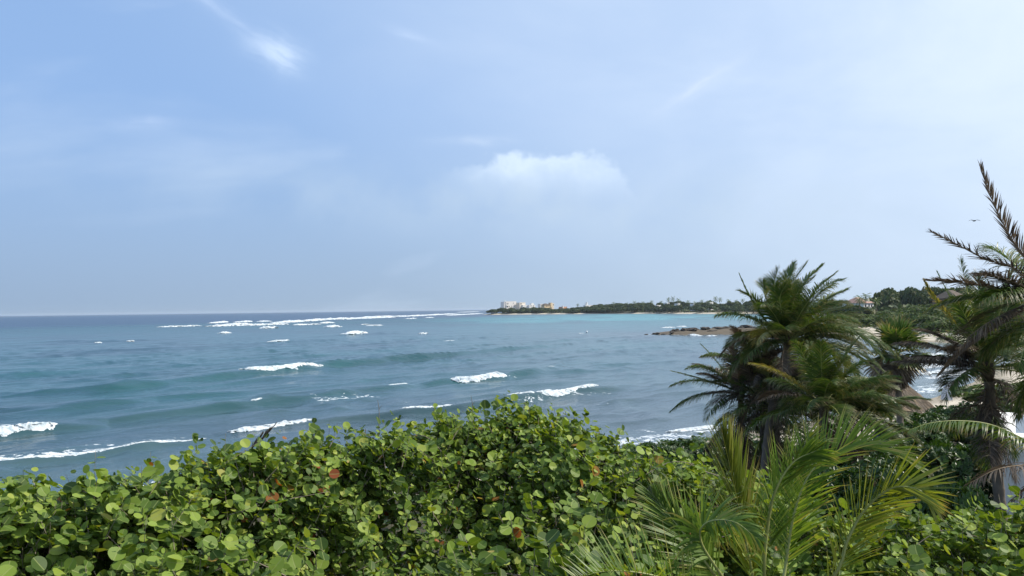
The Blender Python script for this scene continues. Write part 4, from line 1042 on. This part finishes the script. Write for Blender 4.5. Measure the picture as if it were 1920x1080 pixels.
mb = MB().box(a[0] + 1.4, a[0] + 2.7, 24.88, 24.999, zb_ + .8, zb_ + .897, R(-31), (a[0], 25)); V, F = mb.out(); part('sill', V, F, M['white_wall'], wn)

# ------------------------------------------------------------------ young palm in the foreground
rs = np.random.RandomState(150)
C5 = P(1440, 1210, 7.6); fz = gz(C5[0], C5[1])
yp = empty('young_coconut_palm', (C5[0], C5[1], fz), 'young coconut palm in the foreground with broad bright green fronds', 'palm tree')
trunk(yp, C5, (C5[0], C5[1], fz - .2), .17, .13)
def px_frond(ctrl, **kw):
    return frond(yp, rs, bez([C5] + [P(*c) for c in ctrl], 30), **kw)
# upright yellowish frond at left
px_frond([(1412, 1080, 7.6), (1392, 980, 7.7), (1370, 880, 7.8), (1356, 815, 7.9)], n=100, ll=.64, lw=.024, r0=.02, mat='frond_lime', start=.22, sag=.03, vee=.2, spread=(22, 8), base_s=(0, -1, .2), label='upright yellowish frond with narrow leaflets')
# frond with the pale midrib, rising and bending right
px_frond([(1432, 1080, 7.1), (1437, 1000, 7.0), (1452, 925, 6.9), (1486, 868, 6.9), (1530, 845, 6.9)], n=78, ll=.60, lw=.026, r0=.028, mat='frond_young', single=True, start=.13, sag=.30, vee=.05, spread=(44, 18), base_s=(.45, -.7, .4), label='frond with a pale midrib bending to the right')
# long frond behind it that reaches right
px_frond([(1470, 1080, 8.0), (1490, 960, 8.1), (1525, 880, 8.1), (1590, 838, 8.1), (1660, 845, 8.0), (1712, 872, 8.0)], n=90, ll=.56, lw=.022, r0=.02, mat='frond_young', start=.2, sag=.12, vee=.45, spread=(46, 16), base_s=(0, -.5, .9))
# right frond
px_frond([(1560, 1085, 7.4), (1590, 1010, 7.4), (1622, 955, 7.4), (1672, 915, 7.3), (1722, 918, 7.2), (1742, 940, 7.2)], n=72, ll=.56, lw=.028, r0=.022, mat='frond_lime', single=True, start=.16, sag=.10, vee=.1, spread=(44, 24), base_s=(.55, -.75, .35), label='bright feathery frond fanning out to the right')
# left frond with brown tips
px_frond([(1345, 1085, 7.2), (1305, 1030, 7.2), (1262, 975, 7.3), (1222, 925, 7.4)], n=76, ll=.5, lw=.024, r0=.02, mat='frond_young', start=.25, sag=.12, vee=.1, spread=(38, 14), base_s=(.1, -1, .3), label='frond with brown dried tips leaning left')
# low left fan
px_frond([(1330, 1130, 6.8), (1245, 1085, 6.6), (1150, 1070, 6.5), (1075, 1085, 6.4)], n=52, ll=.46, lw=.018, r0=.018, mat='frond_young', start=.2, sag=.05, vee=.9, spread=(70, 42), base_s=(0, -.35, 1), label='low frond fanning out at the bottom left')
# frond bending back to the viewer
px_frond([(1360, 1090, 7.0), (1314, 1015, 6.9), (1326, 980, 6.8), (1375, 978, 6.6), (1420, 1010, 6.5)], n=64, ll=.40, lw=.024, r0=.018, mat='frond_young', start=.3, sag=.5, vee=.0, spread=(60, 25), base_s=(0, -.6, .8))
# thin upright blades behind
px_frond([(1470, 1080, 8.4), (1478, 960, 8.5), (1496, 870, 8.6), (1520, 805, 8.7)], n=64, ll=.55, lw=.02, r0=.018, mat='frond_young', start=.25, sag=.06, vee=.4, spread=(38, 10), base_s=(0, -1, .3))

# ------------------------------------------------------------------ sea grape hedge
def leaf_template(k):
    V = [(.5, 0, 0)]
    for j in range(k):
        b = math.pi + 2 * math.pi * (j + .5) / k
        rx = .5 + .5 * math.cos(b); ry = .53 * math.sin(b)
        if j in (0, k - 1): rx += -.03
        V.append((rx, ry, .20 * abs(ry) + .10 * (rx - .45) ** 2 - .02))
    F = [(0, 1 + j, 1 + (j + 1) % k) for j in range(k)]
    return np.array(V), np.array(F)
LV, LF = leaf_template(9); HV, HF = leaf_template(16)
def leaf_cloud(T, F, pos, X, N, s):
    q = np.random.RandomState(len(pos)); wy = q.uniform(.78, 1.1, len(pos))[:, None, None]; cz = q.uniform(-.3, 2.6, len(pos))[:, None, None]
    X = nrm(X); Y = nrm(np.cross(N, X)); Z = np.cross(X, Y)
    W = pos[:, None] + s[:, None, None] * (T[None, :, 0, None] * X[:, None] + T[None, :, 1, None] * wy * Y[:, None] + T[None, :, 2, None] * cz * Z[:, None])
    FF = (F[None] + (np.arange(len(pos)) * len(T))[:, None, None]).reshape(-1, F.shape[1])
    lc = np.tile(T[None], (len(pos), 1, 1))
    return W.reshape(-1, 3), FF, lc.reshape(-1, 3)
HP = np.array([(-260, 945, 8.5), (-100, 925, 9), (0, 915, 9.4), (60, 903, 9.6), (150, 902, 9.8), (220, 893, 10), (330, 866, 10.4), (360, 850, 10.6), (440, 846, 10.8), (560, 824, 11.3), (640, 806, 11.8), (740, 792, 12.4), (830, 775, 12.9), (900, 762, 13.3),
   (960, 754, 13.5), (1010, 757, 13.4), (1080, 778, 13.0), (1130, 806, 12.7), (1200, 840, 12.3), (1300, 862, 12.0), (1340, 884, 11.8), (1450, 915, 11.4), (1550, 955, 11.2), (1620, 955, 11.0), (1700, 962, 11.0), (1780, 950, 11.0), (1850, 942, 10.8), (1920, 918, 10.6), (2100, 900, 10.4)], float)
def hedge_z(px, Y):
    top = np.interp(px, HP[:, 0], HP[:, 1]); Dr = np.interp(px, HP[:, 0], HP[:, 2])
    hor = 580 - (px - 960) * .01278
    zr = CAM_Z - Dr * (top - hor) / FPX
    Df = 7.0; zf = np.interp(px, [0, 500, 800, 1100, 1500, 1920], [6.75, 6.75, 6.75, 6.95, 6.4, 6.5])
    u = np.clip((Y - Df) / (Dr - Df), 0, 1)
    z = zf + (zr - zf) * (u ** 1.05)
    hollow = np.exp(-((px - 800) / 190) ** 2) * np.exp(-((Y - Dr + 2.6) / 1.9) ** 2)
    z = z - .95 * hollow + .3 * np.exp(-((px - 1140) / 130) ** 2) * np.exp(-((Y - Dr + 2.6) / 1.6) ** 2)
    bk = np.clip(Y - Dr, 0, None)
    z = z - .28 * bk - .25 * bk ** 2
    x = (px - 960) / FPX * Y
    lump = (fbm(x * .62 + 3, Y * .62 + 8, 2) - .5) * 1.35 + (fbm(x * 1.7 + 13, Y * 1.7, 2) - .5) * .75
    z = z + lump * (1 - .65 * np.exp(-((Y - Dr) / .9) ** 2))
    # no clump stands far above the crest line
    los = CAM_Z - Y * (top + 12 - hor) / FPX + (fbm(px * .02 + 5, Y * 1.3, 2) - .5) * .42
    wr = .8 * np.exp(-((Y - Dr) / .9) ** 2)
    return np.minimum(z * (1 - wr) + (los - .05) * wr, los), Dr
def sea_grape(label, p0, p1, seed, nsprig, nsingle=285):
    rs = np.random.RandomState(seed)
    cx = ((p0 + p1) / 2 - 960) / FPX * 10; base = np.array((cx, 10., gz(cx, 10)))
    o = empty('sea_grape_shrub', base, label, 'shrub', 'sea grape shrubs in the foreground')
    N = nsprig
    Y = np.sqrt(rs.uniform(7.0 ** 2, 15.2 ** 2, N * 2)); px = rs.uniform(p0, p1, N * 2) + rs.normal(0, 8, N * 2)
    z, Dr = hedge_z(px, Y); w = Y < Dr + 1.7; px, Y, z, Dr = px[w][:N], Y[w][:N], z[w][:N], Dr[w][:N]
    e = 3.0; zx, _ = hedge_z(px + 20, Y); zy, _ = hedge_z(px, Y + .25)
    X = (px - 960) / FPX * Y
    gxx = (zx - z) / (20 / FPX * Y); gyy = (zy - z) / .25
    nor = nrm(np.stack([-gxx, -gyy, np.ones(len(z))], -1))
    hole = sstep(fbm(X * 1.25 + 40, Y * 1.25 + 7, 3), .44, .58) * (1 - .9 * np.exp(-((Y - Dr) / 1.3) ** 2))
    inner = rs.rand(len(z)) < .36 * (1 - .5 * np.exp(-((Y - Dr) / 1.0) ** 2))
    dep = np.minimum(rs.exponential(.16, len(z)) + .95 * hole * (.35 + rs.rand(len(z))), 1.8)
    dep = np.where(inner, rs.uniform(.5, 2.3, len(z)), dep)
    dep = np.where(rs.rand(len(z)) < .07, -rs.uniform(.02, .24, len(z)), dep)        # shoots that stand clear of the mass
    pos = np.stack([X, Y, z], -1) - nor * dep[:, None]
    n = len(pos)
    d = nrm(nor * .55 + np.array((0.05, 0, .55)) + rs.normal(0, .42, (n, 3)))
    long_ = rs.rand(n) < .03
    L = .24 + .22 * rs.rand(n) + long_ * .25
    K = 7
    root = pos - d * (L * .9)[:, None]
    bend = rs.normal(0, .12, (n, 3)) + np.array((0, 0, .08))
    A, Xd, Nn, S, tt = [], [], [], [], []
    r1 = nrm(np.cross(d, rs.normal(0, 1, (n, 3)))); r2 = np.cross(d, r1)
    for k in range(K):
        t = .25 + .75 * (k + .3 * rs.rand(n)) / K
        p = root + d * (L * t)[:, None] + bend * (t ** 2)[:, None] * L[:, None]
        ph = k * 3.1 + rs.normal(0, .5, n)
        rad_ = nrm(r1 * np.cos(ph)[:, None] + r2 * np.sin(ph)[:, None])
        ax = nrm(rad_ * .9 + d * (.35 + .4 * (k == K - 1)) + rs.normal(0, .25, (n, 3)))
        # blades turn to the light and tip up on their stalks
        nn = nrm(d * .55 + np.array((.30, -.12, .42)) - rad_ * .25 + rs.normal(0, .42, (n, 3)))
        ax = nrm(ax - (ax * nn).sum(1, keepdims=True) * nn)
        A.append(p + ax * .02); Xd.append(ax); Nn.append(nn)
        S.append((.055 + .085 * rs.rand(n)) * (1 - .35 * (k == K - 1)) * (.92 + .22 * sstep(-Y, -12, -8))); tt.append(dep)
    A = np.concatenate(A); Xd = np.concatenate(Xd); Nn = np.concatenate(Nn); S = np.concatenate(S); tt = np.concatenate(tt)
    # leaves that show largest become objects of their own
    apx = 960 + A[:, 0] / A[:, 1] * FPX; apy = 580 + (CAM_Z - A[:, 2]) / A[:, 1] * FPX
    face = np.abs((Nn * nrm(A - np.array((0, 0, CAM_Z)))).sum(1))
    score = S / A[:, 1] * face * np.where((tt < .12) & (apy < 1075) & (apx > 3) & (apx < 1917), 1, 0) * (.85 + .3 * rs.rand(len(S)))
    big = np.argsort(-score)[:nsingle]
    mask = np.ones(len(A), bool); mask[big] = False
    V, F, lc = leaf_cloud(LV, LF, A[mask], Xd[mask], Nn[mask], S[mask])
    tag(part('foliage', V, F, M['grape'], o, False, {'lc': ('FLOAT_VECTOR', lc)}), kind='stuff')
    for i in big:
        x_ = Vector(Xd[i]); y_ = Vector(Nn[i]).cross(x_).normalized(); z_ = x_.cross(y_)
        mt = Matrix((x_, y_, z_)).transposed().to_4x4() @ Matrix.Scale(S[i] * 1.06, 4)
        mt.translation = Vector(A[i] - base)
        l = obj('leaf', HLEAF, o); l.matrix_basis = mt
    # twigs and branches
    sel = (rs.rand(n) < .6)
    q0, q1 = root[sel], (root + d * L[:, None] + bend * L[:, None])[sel]
    side = nrm(np.cross(q1 - q0, rs.normal(0, 1, q0.shape))) ; s2 = nrm(np.cross(q1 - q0, side)); r = .0045
    V = np.stack([q0 + side * r, q0 - side * r * .5 + s2 * r * .9, q0 - side * r * .5 - s2 * r * .9, q1 + side * r * .5, q1 - side * r * .25 + s2 * r * .45, q1 - side * r * .25 - s2 * r * .45], 1)
    F = (np.array([(0, 1, 4, 3), (1, 2, 5, 4), (2, 0, 3, 5)])[None] + (np.arange(len(q0)) * 6)[:, None, None]).reshape(-1, 4)
    tag(part('twigs', V.reshape(-1, 3), F, M['twig'], o), kind='stuff')
    for i in range(34):
        j = rs.randint(n); tip = pos[j] - nor[j] * .05
        st = np.array((tip[0] + rs.normal(0, .8), tip[1] + rs.uniform(-.3, 1.2), tip[2] - 1.2 - rs.rand() * .8))
        mid = (st + tip) / 2 + rs.normal(0, .22, 3)
        pts = bez([st, mid, tip], 9); pts[1:-1] += rs.normal(0, .02, (7, 3))
        V, F = tube(pts, np.linspace(.022, .006, 9), 5); part('branch', V, F, M['twig'], o, True)
    for i in range(6):       # bare stems wandering over the face of the hedge
        j = rs.randint(n)
        a0 = pos[j] + nor[j] * (dep[j] + .05); dr = np.array((rs.choice((-1, 1)) * (.5 + rs.rand()), rs.normal(0, .3), rs.normal(.1, .3)))
        pts = bez([a0 - nor[j] * .25 - dr * .35, a0, a0 + dr * .3 - nor[j] * .1], 9)
        V, F = tube(pts, np.linspace(.007, .003, 9), 4); part('branch', V, F, M['twig'], o, True)
    return o
HLEAF = mesh_np('leaf', HV, HF, M['grape'], False, {'lc': ('FLOAT_VECTOR', HV)})
sea_grape('sunlit sea grape at the bottom left with large round yellow green leaves', -230, 610, 201, 4400)
sea_grape('shaded middle sea grape below the highest part of the hedge', 590, 945, 202, 3200)
sea_grape('twiggy sea grape right of the hedge crest, left of the young palm', 930, 1345, 203, 3400)
sea_grape('sea grape with big glossy leaves at the bottom right corner', 1330, 2060, 204, 3400)

# dry palm shoot and bare twigs sticking up out of the hedge
rs = np.random.RandomState(160)
q = P(470, 850, 10.9); o = empty('dry_palm_shoot', (q[0], q[1], gz(q[0], q[1])), 'reddish dry palm shoot sticking up out of the hedge against the surf', 'palm shoot')
for k, (ax_, ay_) in enumerate([(516, 797), (505, 806), (492, 815)]):
    frond(o, rs, bez([q - (0, 0, .6), q, P((ax_ + 470) / 2, (ay_ + 850) / 2, 10.9), P(ax_, ay_, 10.9)], 14), n=16, ll=.16, lw=.016, r0=.008, mat='frond_dry', rib='rachis_dry', start=.4, sag=.05, spread=(20, 8))
for (px, py, py2, lab) in [(709, 750, 800, 'thin bare twig rising from the hedge, left of the crest'), (884, 742, 790, 'thin bare twig rising from the hedge close to its crest')]:
    q = P(px, py2, 12.6); o = empty('bare_twig', (q[0], q[1], q[2] - .4), lab, 'twig')
    V, F = tube(bez([q - (0, 0, .4), P(px + 2, (py + py2) / 2, 12.6), P(px - 1, py, 12.6)], 8), np.linspace(.008, .003, 8), 5); part('stem', V, F, M['twig'], o)
    V, F = tube([P(px + 1, py + 18, 12.6), P(px + 7, py + 10, 12.6)], [.004, .002], 4); part('side_shoot', V, F, M['twig'], o)

# ------------------------------------------------------------------ dark beach shrubs behind the hedge
def rosette_shrub(seed, n=420):
    """Dome of leaf rosettes, unit size."""
    rs = np.random.RandomState(seed)
    p, u = crown_points(rs, n, (0, 0, .35), (1, 1, .62), .30, .25)
    u = nrm(u + np.array((0, 0, .5)) + rs.normal(0, .25, u.shape))
    k = 8; r1 = nrm(np.cross(u, rs.normal(0, 1, u.shape))); r2 = np.cross(u, r1)
    Vs = []
    for j in range(k):
        a = 2 * math.pi * j / k + rs.rand(n); d = nrm((r1 * np.cos(a)[:, None] + r2 * np.sin(a)[:, None]) + u * (.25 + .7 * rs.rand(n))[:, None])
        s = nrm(np.cross(d, u)); L = (.085 + .05 * rs.rand(n))[:, None]
        Vs.append(np.stack([p, p + d * L * .55 + s * L * .22, p + d * L - u * L * .15, p + d * L * .55 - s * L * .22], 1))
    V = np.concatenate(Vs).reshape(-1, 3)
    return mesh_np('foliage', V, np.arange(len(V)).reshape(-1, 4), M['scrub'])
RS = [rosette_shrub(300 + i) for i in range(3)]
SHRUBS = [(1195, 836, 36, 1.5, 'low dark shrub at the shore right behind the hedge crest'), (1240, 830, 37, 1.6, 'dark beach shrub second from the left along the shore'), (1290, 826, 38, 1.7, 'dark beach shrub in front of the shore surf, left of the palm trunks'), (1345, 830, 37, 1.6, 'dark beach shrub right under the leaning palm'),
    (1400, 826, 36, 1.5, 'dark beach shrub between the palm trunks'), (1450, 825, 35, 1.8, 'dark beach shrub under the tall palm'), (1520, 835, 34, 1.8, 'dark shrub under the low palm, left of the palapa'), (1580, 835, 34, 1.7, 'dark shrub in front of the palapa posts, left one'), (1640, 825, 36, 1.5, 'dark shrub in front of the palapa posts, right one'),
    (1700, 790, 40, 1.8, 'dark shrub right beside the palapa roof'), (1745, 775, 42, 2.0, 'dark shrub below the closed parasol, left one'), (1800, 762, 44, 2.2, 'dark shrub below the closed parasol, right one'), (1850, 752, 43, 2.2, 'broad dark shrub in front of the sand at the right'), (1900, 755, 40, 2.2, 'dark shrub behind the trunk of the right palm'),
    (1720, 830, 28, 2.0, 'deep green shrub under the arching frond, left one'), (1780, 830, 27, 2.0, 'deep green shrub under the arching frond, right one'), (1660, 860, 24, 2.0, 'shaded shrub behind the young palm, right of its long frond'), (1580, 880, 20, 1.8, 'shaded shrub behind the young palm near its midrib'), (1720, 900, 18, 1.8, 'shaded shrub behind the feathery right frond'), (1500, 890, 21, 1.8, 'shaded shrub behind the young palm, left one'),
    (1810, 905, 17, 1.2, 'shaded shrub before the white house wall'), (1420, 890, 20, 1.6, 'shaded shrub between hedge and young palm')]
rs = np.random.RandomState(170)
for i, (px, py, d, r, lab) in enumerate(SHRUBS):
    q = P(px, py, d); g0 = gz(q[0], d)
    o = bpy.data.objects.new('beach_shrub', None); COL.objects.link(o); o.location = (q[0], d, g0 - .1)
    hh = max(q[2] - g0 + .1, .8) / .97
    o.scale = (r, r, hh); o.rotation_euler.z = rs.rand() * 6.28
    obj('foliage', RS[i % 3], o)['kind'] = 'stuff'; obj('stems', STEM, o)
    tag(o, lab, 'shrub', 'dark shrubs behind the hedge')

n = 15000
y = 14.5 + 62 * rs.rand(n) ** .8; x = -45 + 110 * rs.rand(n)
ld = land_dist(x, y); w = (ld > 6.5 + 4 * fbm(x * .2, y * .2, 2)) & (x < 14 + .25 * y) & ~((abs(x - ap[0]) < 3.2) & (abs(y - ap[1]) < 3.2)); x, y = x[w], y[w]; n = len(x)
G = ground_z(x, y); p = np.stack([x, y, G + (.35 + .9 * fbm(x * .5, y * .5, 2)) * (.5 + .6 * rs.rand(n))], -1)
Vs = []
for j in range(9):
    a = 2 * math.pi * j / 9 + rs.rand(n); e = .1 + .9 * rs.rand(n)
    d = nrm(np.stack([np.cos(a), np.sin(a), e], -1)); sd = nrm(np.cross(d, (0, 0, 1.))); L = (.24 + .16 * rs.rand(n))[:, None]
    Vs.append(np.stack([p, p + d * L * .55 + sd * L * .24, p + d * L - (0, 0, .04), p + d * L * .55 - sd * L * .24], 1))
V = np.concatenate(Vs).reshape(-1, 3)
tag(obj('dune_scrub', mesh_np('dune_scrub', V, np.arange(len(V)).reshape(-1, 4), M['scrub'])), 'low dark green scrub covering the dune between hedge and surf', 'scrub', kind='stuff')

# ------------------------------------------------------------------ marine haze
mb = MB().box(-22500, 22500, -700, 22500, -8, 45); V, F = mb.out()
m = bpy.data.materials.new('haze_air'); m.use_nodes = True; g = NG(m.node_tree); g.n.clear()
pv = g.n.new('ShaderNodeVolumePrincipled'); pv.inputs['Color'].default_value = (.74, .84, .95, 1); pv.inputs['Density'].default_value = HAZE; pv.inputs['Anisotropy'].default_value = .2
mo = g.n.new('ShaderNodeOutputMaterial'); g.l.new(pv.outputs[0], mo.inputs['Volume'])
tag(obj('haze', mesh_np('haze', V, F, m)), 'pale sea haze filling the air over the bay', 'haze', kind='stuff')
